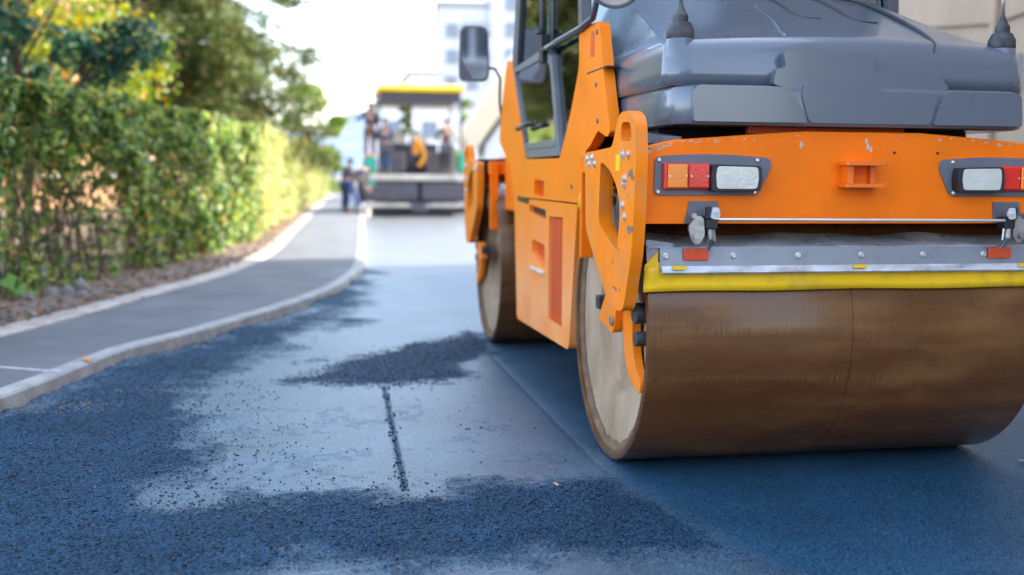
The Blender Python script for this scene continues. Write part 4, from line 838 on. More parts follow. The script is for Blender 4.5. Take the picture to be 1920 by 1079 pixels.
# scraper rail, flap and lip across each drum
def scraper(front):
    f_ = MY if front else idn
    def arc(z): return -math.sqrt(max(0, .6**2-(z-.6)**2))
    rail = f_(MB().prism([(-.603, .885), (-.597, .885), (-.590, .968), (-.596, .970)], .040, W-.040, 'x')).build('scraper_rail', M['rail'], ROL, bevel=.0015)
    # bright folded lower lip of the rail and the sheet above it lying towards the drum
    f_(MB().prism([(-.618, .874), (-.612, .868), (-.6035, .8895), (-.6045, .8985)], .046, W-.046, 'x')).build('rail_lip', M['lip'], rail)
    mb = MB(); zt = [1.012, .995, .9715]; yy_ = [arc(1.012)-.006, -.50, -.5955]; n = 60; v = []
    for i in range(n+1):
        x = -.006+(W+.012)*i/n; dz = .018*(vnoise(np.array([[x*5, 0.]]), 1, 9)[0]-.5)
        for k in range(3): v.append((x, yy_[k], zt[k]+(dz if k == 0 else 0)))
        for k in (2, 1, 0): v.append((x, yy_[k]+.001, zt[k]-.004+(dz if k == 0 else 0)))
    f = []
    for i in range(n):
        for k in range(6): f.append((i*6+k, (i+1)*6+k, (i+1)*6+(k+1) % 6, i*6+(k+1) % 6))
    f_(mb.add(v, f)).build('scraper_sheet', M['lip'], ROL)
    # curved grey side cheek left of the rail
    for sg in (idn, MX):
        f_(sg(MB().prism(fillet([(-.006, .905), (-.012, 1.0), (.10, .985), (.10, .93), (.034, .955)], .01), -.585, -.578, 'y'))).build('scraper_cheek', M['rail'], rail)
    # yellow mat: hangs from under the rail over the drum
    n = 44; v = []; rows = 6
    for i in range(n+1):
        x = -.018+(W+.036)*i/n; xt = x
        for k in range(rows):
            t = k/(rows-1); zt_ = .935 if .035 < x < W-.035 else .895
            z = zt_*(1-t)+(.800-.0035*math.exp(-x/.2)+.002*math.sin(x*9))*t; y = arc(min(z, .95))-.012+(-.006)*(1-t)-.003*t
            y = min(y, -.575 if False else y); y = -.588*(1-t)+(-.583)*t if t < .5 else -.583
            v.append((x, y-.002*math.sin(x*7+k), z))
    f = [(i*rows+k, (i+1)*rows+k, (i+1)*rows+k+1, i*rows+k+1) for i in range(n) for k in range(rows-1)]
    o = f_(MB().add(v, f)).build('yellow_mat', M['yellow'], ROL, smooth='full'); s = o.modifiers.new('t', 'SOLIDIFY'); s.thickness = .007; s.offset = 0
    for sg in (idn, MX):
        f_(sg(MB().prism([(-.019, .898), (.036, .957), (.036, .892), (.0, .89)], -.592, -.585, 'y'))).build('mat_corner', M['yellow'], o)
    for xa in (.085, .834, 1.562): f_(MB().prism(fillet([(xa, .886), (xa+.055, .886), (xa+.055, .900), (xa, .900)], .006), -.6205, -.6125, 'y')).build('mat_window', M['yellow'], rail)
    for x in (.063, .337, .606, .873, 1.142, 1.410, 1.642):
        mb = MB(); mb.lathe([(-.597, .001), (-.597, .0125), (-.604, .0125), (-.605, .0092), (-.611, .0065), (-.611, .001)], (x, 0, .936), 'y', 18); f_(mb).build('rail_bolt', M['bolt'], rail, smooth=True)
    for sg in ((lambda m: m), (lambda m: MX(m, .83))):
        f_(sg(MB().box(.133, .232, -.612, -.6035, .920, .966))).build('reflector', M['reflector'], rail, bevel=.003)
scraper(False); scraper(True)
# spring hinges and the rod between them
for sg in (idn, (lambda m: MX(m, .83))):
    mb = MB(); mb.prism(fillet([(.136, 1.149), (.251, 1.149), (.243, 1.064), (.118, 1.064)], .006), -.6485, -.6405, 'y')
    hg = sg(mb).build('scraper_hinge', M['greypanel'], ROL, bevel=.002)
    mb = MB(); mb.prism(fillet([(.120, 1.050), (.140, 1.082), (.158, 1.098), (.180, 1.086), (.186, 1.02), (.166, .988), (.146, .988), (.132, 1.01)], .012), -.690, -.676, 'y')
    mb.cyl((.152, -.676, 1.058), (.152, -.6489, 1.058), .016, n=14); mb.cyl((.139, -.700, 1.095), (.139, -.6755, 1.095), .011, n=6); mb.cyl((.150, -.700, 1.018), (.150, -.6755, 1.018), .013, n=12)
    mb.tube([(.205, -.69, 1.060), (.208, -.692, 1.01), (.212, -.66, .965)], [.010, .011, .008], 8); mb.tube([(.222, -.685, 1.045), (.226, -.685, 1.0), (.222, -.655, .975)], [.006, .006, .004], 6)
    sg(mb).build('hinge_lever', M['steel'], hg, bevel=.003)
    mb = MB(); mb.box(.186, .232, -.705, -.6495, 1.045, 1.092); mb.box(.182, .210, -.712, -.690, 1.082, 1.130)
    sg(mb).build('hinge_block', M['black'], hg, bevel=.005)
    sg(MB().prism(fillet([(.196, 1.087), (.222, 1.080), (.234, 1.100), (.226, 1.126), (.203, 1.128)], .006), -.722, -.7125, 'y').cyl((.214, -.727, 1.105), (.214, -.722, 1.105), .006, n=8)).build('hinge_clamp', M['lip'], hg, bevel=.002)
    mb = MB()
    for k in range(7): mb.tube([(.188+.0, -.66, 1.02)]*0 or [(.170+.011*math.cos(t)+.0, -.662+.011*math.sin(t), 1.0+.007*(k+t/6.283)) for t in [j*.785 for j in range(9)]], .0022, 5, False)
    sg(mb).build('hinge_spring', M['steel'], hg)
MB().cyl((.232, -.700, 1.0815), (1.428, -.700, 1.0765), .0065, n=14).build('scraper_rod', M['bolt'], ROL, smooth=True)

# hood: moulded upper body lofted from rounded sections, skirt slabs and centre panel
def hood_part():
    HC = .822
    secs = [(1.585, -.600, .055, .10), (1.64, -.598, .058, .10), (1.70, -.590, .064, .10), (1.735, -.578, .070, .10), (1.757, -.558, .078, .10), (1.772, -.525, .088, .11), (1.790, -.470, .100, .12), (1.830, -.355, .118, .14), (1.90, -.165, .140, .16), (1.97, .02, .158, .17), (2.05, .225, .175, .18), (2.105, .37, .195, .18), (2.14, .47, .22, .18), (2.155, .60, .26, .12)]
    nv = None; v = []; n = 14
    for z, yr, xi, r in secs:
        x0, x1 = xi, 2*HC-xi; rr = min(r, (.74-yr)*.45); q = []
        for cx_, cy_, a0, rc in ((x1-rr, yr+rr, -90, rr), (x1-.03, .74-.03, 0, .03), (x0+.03, .74-.03, 90, .03), (x0+rr, yr+rr, 180, rr)):
            for i in range(n+1):
                t = R_(a0+90*i/n); bow = 0
                q.append((cx_+rc*math.cos(t), cy_+rc*math.sin(t), z))
        # subdivide the rear edge so it can bow
        rear = []
        a, b = q[-1], q[0]
        for i in range(1, 24):
            u = i/24; rear.append((a[0]+(b[0]-a[0])*u, a[1]-.0+(-.022)*math.sin(math.pi*u), z+(.022 if z > 1.72 else 0)*math.sin(math.pi*u)))
        q += rear; nv = len(q); v += q
    f = []
    for s in range(len(secs)-1):
        for i in range(nv): f.append((s*nv+i, s*nv+(i+1) % nv, (s+1)*nv+(i+1) % nv, (s+1)*nv+i))
    f.append(tuple(range((len(secs)-1)*nv, len(secs)*nv))); f.append(tuple(range(nv))[::-1])
    hood = MB().add(v, f).build('hood', M['hood'], ROL, smooth='full')
    # skirt ring
    ring = []
    mb = MB()
    outer = [(.072, .72), (.060, -.46), (.075, -.585), (.135, -.655), (.60, -.668), (1.05, -.668), (1.50, -.655), (1.565, -.585), (1.585, -.46), (1.573, .72)]
    outer = fillet(outer, [.02, .3, .08, .08, .2, .2, .08, .08, .3, .02], 6)
    def ringat(z, g): return [(HC+(x-HC)*(1-g*.04), (y+.0)*(1-g*.02) if y < 0 else y, z) for x, y in outer]
    zs = [(1.436, .6), (1.440, .2), (1.455, 0), (1.560, .1), (1.577, .35), (1.585, .9), (1.586, 3.2)]
    v = []; nv = len(outer)
    for z, gk in zs: v += [(x, y, zz_+(.022*max(0, (y+.66)/1.3) if zz_ > 1.55 else 0)) for x, y, zz_ in ringat(z, gk)]
    f = []
    for s in range(len(zs)-1):
        for i in range(nv): f.append((s*nv+i, s*nv+(i+1) % nv, (s+1)*nv+(i+1) % nv, (s+1)*nv+i))
    f.append(tuple(range(nv))[::-1]); f.append(tuple(range((len(zs)-1)*nv, len(zs)*nv)))
    sk = MB().add(v, f).build('hood_skirt', M['hood'], hood, smooth=True)
    # raised side slabs and the stepped centre panel
    for nm, poly, y0 in (('skirt_panel', [(.135, 1.447), (.135, 1.583), (.505, 1.579), (.530, 1.565), (.588, 1.447)], -.678),
                         ('skirt_panel', [(1.115, 1.447), (1.152, 1.560), (1.170, 1.578), (1.490, 1.577), (1.500, 1.447)], -.678)):
        MB().prism(fillet(poly, [.01, .03, .02, .03, .01], 4), y0, -.640, 'y').build(nm, M['hood'], sk, bevel=.016, seg=3)
    cp = [(.598, 1.447), (.540, 1.572), (.455, 1.592), (.468, 1.652), (.506, 1.654), (.492, 1.715), (.60, 1.728), (.86, 1.722), (.868, 1.646), (1.135, 1.650), (1.190, 1.590), (1.145, 1.572), (1.106, 1.447)]
    MB().prism(fillet(cp, .014, 4), -.655, -.575, 'y').build('centre_panel', M['hood'], sk, bevel=.012, seg=3)
    MB().prism(fillet([(.60, 1.447), (.565, 1.55), (.575, 1.596), (.885, 1.592), (.90, 1.572), (1.135, 1.570), (1.104, 1.447)], .02, 4), -.672, -.650, 'y').build('centre_panel', M['hood'], sk, bevel=.010, seg=3)
    # S creases on the sloping back: dark tubes stand in for crease shade
    cs = [[(.60, .300), (.690, .262), (.748, .205), (.772, .05), (.760, -.11), (.775, -.20), (.853, -.222)],
          [(.86, .31), (.944, .267), (1.005, .205), (1.023, .02), (1.012, -.15), (1.03, -.225), (1.107, -.228)],
          [(1.10, .30), (1.192, .255), (1.262, .205), (1.283, -.02), (1.245, -.31), (1.205, -.46), (1.17, -.565), (1.150, -.598)]]
    def hz(y):
        ys_ = [s[1] for s in secs]; zs_ = [s[0] for s in secs]; return float(np.interp(y, ys_, zs_))
    mb = MB(); w_ = .0078
    for c in cs:
        pts = catmull([(x, y, 0) for x, y in c], 8); pts = [Vector((p.x, p.y, hz(p.y-(-.022)*math.sin(math.pi*min(1, max(0, (p.x-.2)/1.25))))+(.022)*math.sin(math.pi*min(1, max(0, (p.x-.2)/1.25)))+.0)) for p in pts]
        n = len(pts); mb.tube(pts, [w_*(.25+.9*math.sin(math.pi*(.08+.84*i/(n-1)))) for i in range(n)], 8)
    mb.build('hood_crease_shade', M['crease_shade'], hood, smooth='full')
    mb = MB(); c = catmull([(.655, .03, 0), (.62, -.26, 0), (.572, -.44, 0), (.553, -.525, 0)], 8); c = [Vector((p.x, p.y, hz(p.y+.018)+.016)) for p in c]+[Vector((.556, -.597, 1.66))]
    mb.tube(c, [.004]+[.008]*(len(c)-2)+[.006], 8); mb.build('hood_ridge', M['hood'], hood, smooth='full')
    # corner pillars with water nozzles
    for x in (.150, 1.485):
        mb = MB(); s = 1 if x < 1 else -1
        mb.lathe([(1.60, .068), (1.70, .062), (1.765, .054), (1.772, .048), (1.772, .001)], (x-.018*s, -.512, 0), 'z', 28); hp_ = mb.build('nozzle_pillar', M['hood'], hood, smooth=True)
        mb = MB(); mb.lathe([(1.768, .052), (1.772, .054), (1.802, .053), (1.828, .040), (1.832, .030), (1.858, .029), (1.866, .022), (1.885, .013), (1.90, .009), (1.905, .001)], (x-.018*s, -.512, 0), 'z', 28)
        nz = mb.build('nozzle_boot', M['rubber'], hp_, smooth=True)
        MB().tube([(x-.018*s, -.512, 1.90), (x-.016*s, -.51, 1.96), (x-.006*s, -.505, 2.05), (x+.004*s, -.50, 2.14)], [.0075, .006, .006, .005], 8).build('antenna_rod', M['steel'], nz, smooth='full')
    # dark strip and clips under the hood
    mb = MB(); mb.box(.12, 1.50, -.30, .70, 1.353, 1.437); b = mb.build('engine_bay', M['deck'], hood)
    mb = MB(); mb.prism([(-.60, 1.366), (-.60, 1.392), (-.15, 1.432), (-.15, 1.376)], .045, .118, 'x'); mb.build('side_ledge', M['greypanel'], hood, bevel=.003)
    mb = MB(); mb.box(.40, 1.06, -.56, -.53, 1.41, 1.435); mb.build('bay_crossbar', M['recess_shade'], hood)
hood_part()

# cab and centre body, left side drawn from the photo, right side its mirror
XS = 0.0
BODY = [(.584, 1.948), (.214, 1.934), (.128, 1.726), (.128, 1.713), (-.003, 1.432), (.05, 1.412), (.204, 1.447), (.345, 1.382), (.435, 1.357), (.408, 1.251), (.575, 1.112), (2.30, 1.112), (2.504, 1.336), (2.894, 1.479), (2.812, 1.692), (2.60, 2.005), (2.43, 1.99), (2.368, 1.921), (1.925, 1.345), (.985, 1.336), (.762, 1.532), (.574, 1.767)]
BR = [.01, .03, .0, .0, .015, .02, .02, .05, .02, .05, .0, .0, .06, .04, .1, .03, .02, .02, .02, .02, .1, .05]
LOW = [(.575, 1.104), (.722, .358), (2.171, .331), (2.296, 1.104)]
LR = [.01, .05, .05, .01]
P1 = [(1.352, 1.085+.01), (1.352, 1.205), (1.650, 1.216), (1.650, 1.13)]
SLOT = [(.885, .452), (.885, 1.028), (1.225, 1.022), (1.225, .452)]
for sg in (idn, MX):
    x0, x1 = .0, .05
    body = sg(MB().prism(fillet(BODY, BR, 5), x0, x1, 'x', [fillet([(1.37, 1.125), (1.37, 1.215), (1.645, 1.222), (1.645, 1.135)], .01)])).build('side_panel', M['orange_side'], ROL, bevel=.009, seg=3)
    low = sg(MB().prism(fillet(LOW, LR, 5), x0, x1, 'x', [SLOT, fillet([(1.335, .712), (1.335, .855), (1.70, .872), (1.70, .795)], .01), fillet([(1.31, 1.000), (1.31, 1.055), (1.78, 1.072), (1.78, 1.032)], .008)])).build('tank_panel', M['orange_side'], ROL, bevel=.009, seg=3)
    sg(MB().box(.036, .049, .80, 2.0, .42, 1.10).box(.036, .049, 1.3, 1.7, 1.113, 1.25)).build('step_recess', M['recess_shade'], low)
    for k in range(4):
        a = .892+k*.084; sg(MB().prism(fillet([(x0+.006, a+.018), (x0+.006, a+.044), (.035, a+.058), (.035, a+.004)], .006), .455, 1.018-.0*k, 'z')).build('vent_louvre', M['recess_shade'], low, bevel=.004)
    sg(MB().box(-.014, .045, 1.335, 1.71, .690, .708)).build('step_ledge', mat('worn_step_edge', (.62, .56, .50), .6), low, bevel=.004)
    sg(MB().prism(fillet([(1.80, 1.075), (2.16, 1.088), (2.16, 1.118), (1.80, 1.106)], .006), -.003, .03, 'x').prism(fillet([(1.31, 1.0), (1.31, 1.055), (1.78, 1.072), (1.78, 1.032)], .006), .03, .048, 'x')).build('grip_slot', M['black'], low)
    for a, b in ((.245, 1.655), (.21, 1.49), (.70, 1.19), (.24, 1.89)): sg(MB().cyl((-.005, a, b), (.002, a, b), .012, n=14)).build('body_bolt', M['greypanel'], body)
    sg(MB().prism(fillet([(.29, 1.785), (.285, 1.90), (.345, 1.905), (.36, 1.79)], .015), -.002, .0005, 'x')).build('slot_mark', M['recess_shade'], body)
    sg(MB().box(-.001, .06, .07, .42, 1.7165, 1.7235)).build('seam_strip', M['black'], body)
    # inner orange support behind the cab corner
    # A pillar, B pillar, diagonal grab bar and door
    cab = None
MB().box(.052, W-.052, .60, 2.30, .55, 1.33).build('centre_body', M['deck'], ROL)
MB().box(.052, W-.052, 2.30, 2.95, 1.0, 1.46).build('front_bulkhead', M['orange_frame'], ROL, bevel=.02)
def beam(mb, a, b, r=.02, n=4): mb.tube([a, b], r, n)
cabin = MB().box(.054, W-.054, .66, 2.86, 1.3315, 1.352).build('cab_floor', M['deck'], ROL)
for sg in (idn, MX):
    f = MB()
    f.prism([(2.46, 1.93), (2.28, 1.93), (2.03, 2.98), (2.16, 2.98)], .008, .075, 'x')                      # heavy front corner post
    sg(f).build('cab_pillar', M['darkframe'], cabin, bevel=.008)
    sg(MB().prism([(.60, 1.90), (.655, 1.90), (.78, 2.98), (.70, 2.98)], .012, .07, 'x')).build('cab_pillar', M['darkframe'], cabin, bevel=.008)
    sg(MB().tube([(-.005, 1.44, 1.935), (-.005, 1.44, 2.92)], .014, 10)).build('door_handle_bar', M['greypanel'], cabin, smooth='full')
    if sg is idn: sg(MB().tube([(-.012, 1.40, 1.935), (-.014, 1.0, 1.94), (-.014, .50, 1.940), (-.014, .27, 1.955), (-.012, .235, 2.0), (.0, .23, 2.08), (.02, .26, 2.6)], .015, 10)).build('grab_rail', M['darkframe'], cabin, smooth='full')
    # glass door leaf with grey frame
    do = [(2.395, 1.935), (1.935, 1.352), (.985, 1.350), (1.215, 1.885), (1.42, 1.955)]
    di = [(2.325, 1.905), (1.945, 1.405), (1.095, 1.400), (1.268, 1.845), (1.43, 1.905)]
    dr = sg(MB().prism(fillet(do, .02, 3), .004, .04, 'x', [fillet(di, .02, 3)])).build('cab_door', M['doorframe'], ROL, bevel=.005)
    sg(MB().prism(di, .018, .024, 'x')).build('door_glass', M['doorglass'], dr)
    sg(MB().box(-.002, .03, 1.10, 1.93, 1.400, 1.440)).build('door_sill', M['doorframe'], dr, bevel=.004)
    sg(MB().tube([(-.03, 2.03, 1.535), (-.035, 1.62, 1.545), (-.01, 1.60, 1.545)], .017, 8)).build('handle', M['black'], dr, smooth='full')
    sg(MB().box(-.02, .035, 1.395, 1.465, 1.93, 2.03).box(-.03, .0, 1.33, 1.40, 1.86, 1.95).cyl((-.015, 1.43, 2.03), (-.015, 1.43, 2.06), .03, n=14)).build('hinge', M['black'], dr, bevel=.006)
    # side glazing above and behind the door
    sg(MB().prism([(2.30, 1.93), (2.08, 2.93), (1.46, 2.93), (1.46, 1.965), (2.28, 1.96)], .030, .036, 'x')).build('side_window', M['glass'], cabin)
    sg(MB().prism([(1.42, 1.96), (1.42, 2.93), (.75, 2.93), (.64, 1.95), (.60, 1.76), (.79, 1.53), (1.0, 1.36), (1.22, 1.88)], .030, .036, 'x')).build('side_window', M['glass'], cabin)
    sg(MB().prism([(1.36, 1.96), (1.36, 2.93), (1.29, 2.93), (1.29, 1.96)], .026, .044, 'x')).build('window_post', M['black'], cabin)
MB().prism([(.664, 1.36), (.664, 1.95), (.784, 2.93), (.790, 2.93), (.670, 1.95), (.670, 1.36)], .08, W-.08, 'x').build('rear_window', M['glass'], cabin)
MB().prism([(2.86, 1.47), (2.45, 1.95), (2.16, 2.93), (2.166, 2.93), (2.456, 1.95), (2.866, 1.47)], .08, W-.08, 'x').build('windscreen', M['glass'], cabin)
MB().prism(fillet([(.45, 2.982), (2.55, 2.982), (2.50, 3.10), (.52, 3.10)], .04, 4), -.02, W+.02, 'x').build('cab_roof', M['hood'], ROL, bevel=.02, seg=3)
mb = MB(); mb.box(.55, 1.15, 1.15, 1.70, 1.55, 1.70); mb.box(.57, 1.13, 1.02, 1.14, 1.66, 2.30); st = mb.build('driver_seat', M['seatcloth'], cabin, bevel=.04, seg=3)
mb = MB(); mb.box(.60, 1.10, 2.0, 2.28, 1.353, 2.02); mb.build('dash_console', M['black'], cabin, bevel=.03)
ring = [(.85+.19*math.cos(6.2832*i/28), 1.93+.07*math.sin(6.2832*i/28), 2.09+.17*math.sin(6.2832*i/28)) for i in range(29)]
MB().tube(ring, .015, 8, False).cyl((.85, 1.93, 2.09), (.85, 2.05, 1.98), .02, n=10).build('steering_wheel', M['black'], cabin, smooth='full')
# outside mirrors: long rectangular one ahead of the cab, oval ones at the cab rear
for sg in (idn, MX):
    mr = sg(MB().prism(fillet([(-.275, 1.895), (-.088, 1.895), (-.072, 1.96), (-.088, 2.27), (-.275, 2.27), (-.285, 1.96)], .05, 5), 2.885, 2.925, 'y')).build('mirror', M['greypanel'], ROL, bevel=.012)
    gm = MB().prism(fillet([(-.262, 1.91), (-.100, 1.91), (-.088, 1.97), (-.098, 2.255), (-.262, 2.255), (-.270, 1.97)], .04, 5), 2.872, 2.876, 'y')
    cg = Vector((-.18, 2.872, 2.08)); rg = Matrix.Rotation(R_(-7), 3, 'Z') @ Matrix.Rotation(R_(4), 3, 'X'); gm.v = [tuple(rg @ (Vector(v)-cg)+cg) for v in gm.v]
    sg(gm).build('mirror_glass', M['mirrorglass'], mr)
    sg(MB().tube([(-.10, 2.91, 1.995), (-.03, 2.91, 1.985), (.005, 2.90, 1.92), (-.002, 2.87, 1.75), (.012, 2.84, 1.62)], .010, 8)).build('mirror_arm', M['black'], mr, smooth='full')
    if sg is MX: continue
    c = Vector((.036, .08, 2.058)); a1 = Vector((1, .12, 0)).normalized(); nrm_ = Vector((-.10, -.80, -.58)).normalized(); a1 = (a1-nrm_*a1.dot(nrm_)).normalized(); a2 = nrm_.cross(a1)
    def disc(r0, r1, d0, d1, nn=36):
        v = []
        for r, d in ((0.001, d0), (r0, d0), (r1, d1), (0.001, d1)):
            for k in range(nn):
                t = 6.2832*k/nn; v.append(c+a1*(math.cos(t)*r*1.0)+a2*(math.sin(t)*r*.86)+nrm_*d)
        return v, [(i*nn+k, i*nn+(k+1) % nn, (i+1)*nn+(k+1) % nn, (i+1)*nn+k) for i in range(3) for k in range(nn)]
    rm = sg(MB().add(*disc(.104, .088, 0, -.045))).build('rear_mirror', M['cream'], ROL, smooth=True)
    v, f = disc(.104, .104, 0, .008); sg(MB().add([c+a1*(math.cos(6.2832*k/36)*r)+a2*(math.sin(6.2832*k/36)*r*.86)+nrm_*d for r, d in ((.092, .004), (.108, .004), (.108, .014), (.092, .014)) for k in range(36)], [(i*36+k, i*36+(k+1) % 36, ((i+1) % 4)*36+(k+1) % 36, ((i+1) % 4)*36+k) for i in range(4) for k in range(36)])).build('mirror_rim', M['doorframe'], rm, smooth=True)
    sg(MB().tube([c-nrm_*.04, c+Vector((.02, .10, .06)), Vector((.04, .28, 2.2))], .012, 8)).build('mirror_arm', M['black'], rm, smooth='full')
# yellow hose guard between body and rear yoke
for sg in (idn, MX):
    sg(MB().tube([(.03, .66, 1.05), (.02, .55, 1.12), (.015, .47, 1.20)], .022, 8)).build('hose', M['yellow'], ROL, smooth='full')
def settle(root):
    inv = Matrix.Translation(-root.location); seen = set()
    def rec(o):
        for ch in o.children:
            if ch.type == 'MESH' and ch.data.name not in seen: ch.data.transform(inv); seen.add(ch.data.name)
            rec(ch)
    bpy.context.view_layer.update(); rec(root)
settle(ROL)
# ------------------------------------------------------------------ asphalt paver working ahead
M['pav_yellow'] = mat('paver_yellow', (.92, .60, .02), .45, nscale=3)
M['pav_grey'] = mat('paver_grey_purple', (.09, .085, .105), .6, nscale=4, namt=.2)
M['pav_dark'] = mat('paver_dark', (.035, .04, .055), .6)
M['pav_cream'] = mat('dusty_cream_steel', (.62, .57, .50), .7, nscale=4, namt=.2)
M['pav_green'] = mat('teal_green_panel', (.03, .42, .30), .5, nscale=5, namt=.15)
M['pav_orange'] = mat('paver_orange', (.90, .36, .02), .5)
PV = empty('asphalt_paver', (1.9, 29, 0)); tag(PV, 'asphalt paver with yellow canopy and wide dark screed blocking the road ahead', 'paver')
X0 = lambda a: a-1.9
sc_ = MB().box(-1.80, 1.80, .10, .75, .06, .27).build('screed', M['pav_dark'], PV, bevel=.02)
for a, b in ((-1.78, -.10), (.02, 1.80)):
    MB().prism([(.02, .45), (-.04, .60), (-.04, 1.0), (.03, 1.10), (.12, 1.10), (.12, .45)], a, b, 'x').build('screed_plate', M['pav_grey'], sc_, bevel=.015)
for a, b in ((-1.76, -.42), (.30, 1.78)): MB().box(a, b, -.10, .095, .285, .40).build('screed_step', M['pav_cream'], sc_, bevel=.01)
MB().box(-.30, .16, -.16, .09, .12, .42).build('centre_hinge', M['pav_grey'], sc_, bevel=.03)
for a, b, m_ in ((-1.62, -.62, 'pav_cream'), (-.60, .95, 'pav_cream'), (.97, 1.80, 'pav_cream')): MB().box(a, b, -.10, .85, 1.12, 1.30).build('walkway', M[m_], PV, bevel=.02)
MB().box(-1.30, 1.30, .9, 4.6, .35, 1.34).build('chassis', M['pav_dark'], PV, bevel=.03)
for s in (-1, 1):
    tr = MB().prism(fillet([(.9, .02), (4.3, .02), (4.7, .35), (4.4, .75), (.9, .75), (.6, .4)], .15), s*1.05-.2, s*1.05+.2, 'x').build('crawler_track', M['rubber'], PV, bevel=.02)
    mb = MB(); mb.tube([(s*1.78, .1, .5), (s*1.70, 2.2, .9), (s*1.5, 4.0, .7)], .09, 6); mb.build('tow_arm', M['pav_grey'], PV)
MB().box(-1.24, -.41, .95, 2.2, 1.345, 2.02).build('engine_cabinet', M['pav_grey'], PV, bevel=.04)
MB().box(.26, 1.20, .95, 2.2, 1.345, 2.04).build('engine_cabinet', M['pav_grey'], PV, bevel=.04)
for a, b, y, z in ((-.90, -.24, 2.6, 2.48), (-.12, .50, 2.9, 2.40)):
    MB().prism(fillet([(a, z-.12), (b, z-.12), (b-.05, z+.12), ((a+b)/2+.08, z+.33), ((a+b)/2-.08, z+.33), (a+.05, z+.12)], .12, 5), y, y+1.2, 'y').build('bonnet', M['pav_cream'], PV, bevel=.05, seg=3)
MB().box(-.8, .8, 2.5, 4.4, 1.345, 2.35).build('engine_block', M['pav_dark'], PV, bevel=.04)
MB().tube(catmull([(-.10, .7, 2.42), (.02, .62, 2.30), (.12, .60, 2.10), (.16, .62, 1.88), (.08, .68, 1.70), (-.02, .75, 1.60)], 5), .062, 8).build('orange_hose', M['pav_orange'], PV, smooth='full')
MB().prism(fillet([(-.18, 1.95), (.02, 1.95), (.05, 2.42), (-.14, 2.46)], .04), .75, .90, 'y').build('control_box', M['pav_orange'], PV, bevel=.02)
for a, b, z0, z1 in ((-1.75, -1.43, .93, 1.86), (1.22, 1.42, 1.40, 1.98)):
    e_ = MB().box(a, b, -.05, .35, z0, z1).build('end_gate', M['pav_green'], PV, bevel=.03)
MB().box(-1.80, -1.40, -.06, .36, 1.865, 1.93).build('gate_cap', M['pav_orange'], PV, bevel=.01)
can = MB().prism(fillet([(-.25, 3.86), (3.1, 3.86), (3.1, 4.0), (2.9, 4.10), (-.05, 4.10), (-.25, 4.02)], .04, 3), -1.34, 1.32, 'x').build('canopy', M['pav_yellow'], PV, bevel=.03)
MB().box(-1.27, 1.25, -.10, 2.95, 3.62, 3.855).build('canopy_frame', M['pav_grey'], can, bevel=.02)
mb = MB(); mb.box(-1.28, 1.26, -.15, -.105, 3.56, 3.63); mb.build('canopy_edge', M['pav_dark'], can)
for x, y in ((-1.30, .0), (1.26, .0), (-1.30, 2.8), (1.26, 2.8), (-.20, 1.4)):
    MB().tube([(x, y, 1.30), (x, y, 3.60)], .035, 8).build('post', M['pav_dark'], can)
mb = MB()
for z in (1.85, 2.25): mb.tube([(-1.30, .05, z), (-.6, .05, z)], .018, 6)
mb.build('hand_rail', M['pav_grey'], PV)
for s, x in ((-1, -1.05), (1, .85)):
    MB().box(x-.22, x+.22, .35, .55, 2.0, 2.28).build('operator_console', M['pav_grey'], PV, bevel=.04)
MB().box(.95, 1.28, .45, .8, 2.30, 2.62).box(1.16, 1.20, .5, .54, 2.62, 3.0).build('display_stand', M['pav_cream'], PV, bevel=.02)
hp_ = MB().prism([(-1.6, 1.0), (-1.2, .5), (1.2, .5), (1.6, 1.0), (1.6, 1.5), (-1.6, 1.5)], 4.62, 6.2, 'y').build('hopper', M['pav_yellow'], PV, bevel=.03)
MB().box(-1.78, -1.36, .37, .95, 1.302, 1.785).build('raised_step', M['pav_dark'], PV, bevel=.02)
MB().box(-1.95, -1.815, .2, 1.2, .35, 1.2).build('side_shield', M['pav_grey'], PV, bevel=.02)
# bucket with a broom by the paver
bk = MB(); bk.lathe([(0, .10), (.28, .14), (.28, .13), (.02, .09), (.02, .001)], (.16, 28.3, .0), 'z', 20); o = bk.build('bucket', M['pav_cream'], smooth=True); tag(o, 'small pale bucket on the road at the left corner of the paver', 'bucket')
# ------------------------------------------------------------------ the paving crew
def skinmesh(name, nodes, edges, m, parent, root_i=0, sub=1):
    """nodes: name -> (pos, radius); grown with a skin modifier and baked to a mesh"""
    ks = list(nodes); me = bpy.data.meshes.new(name); me.from_pydata([tuple(nodes[k][0]) for k in ks], [(ks.index(a), ks.index(b)) for a, b in edges], [])
    o = bpy.data.objects.new(name+'_tmp', me); C.objects.link(o); sk = o.modifiers.new('skin', 'SKIN'); sk.use_smooth_shade = True
    if not me.skin_vertices: bpy.context.view_layer.objects.active = o
    sv_ = me.skin_vertices[0].data
    for i, k in enumerate(ks):
        r = nodes[k][1]; sv_[i].radius = (r, r) if not isinstance(r, tuple) else r; sv_[i].use_root = (i == root_i)
    s = o.modifiers.new('sub', 'SUBSURF'); s.levels = sub; s.render_levels = sub
    dg = bpy.context.evaluated_depsgraph_get(); bpy.context.view_layer.update(); ev = o.evaluated_get(dg); nm = bpy.data.meshes.new_from_object(ev, depsgraph=dg); nm.name = name
    bpy.data.objects.remove(o); nm.materials.clear(); nm.materials.append(m); nm.polygons.foreach_set('use_smooth', [True]*len(nm.polygons))
    r = bpy.data.objects.new(name, nm); C.objects.link(r); r.parent = parent; return r
SKIN = mat('skin', (.50, .27, .18), .55)
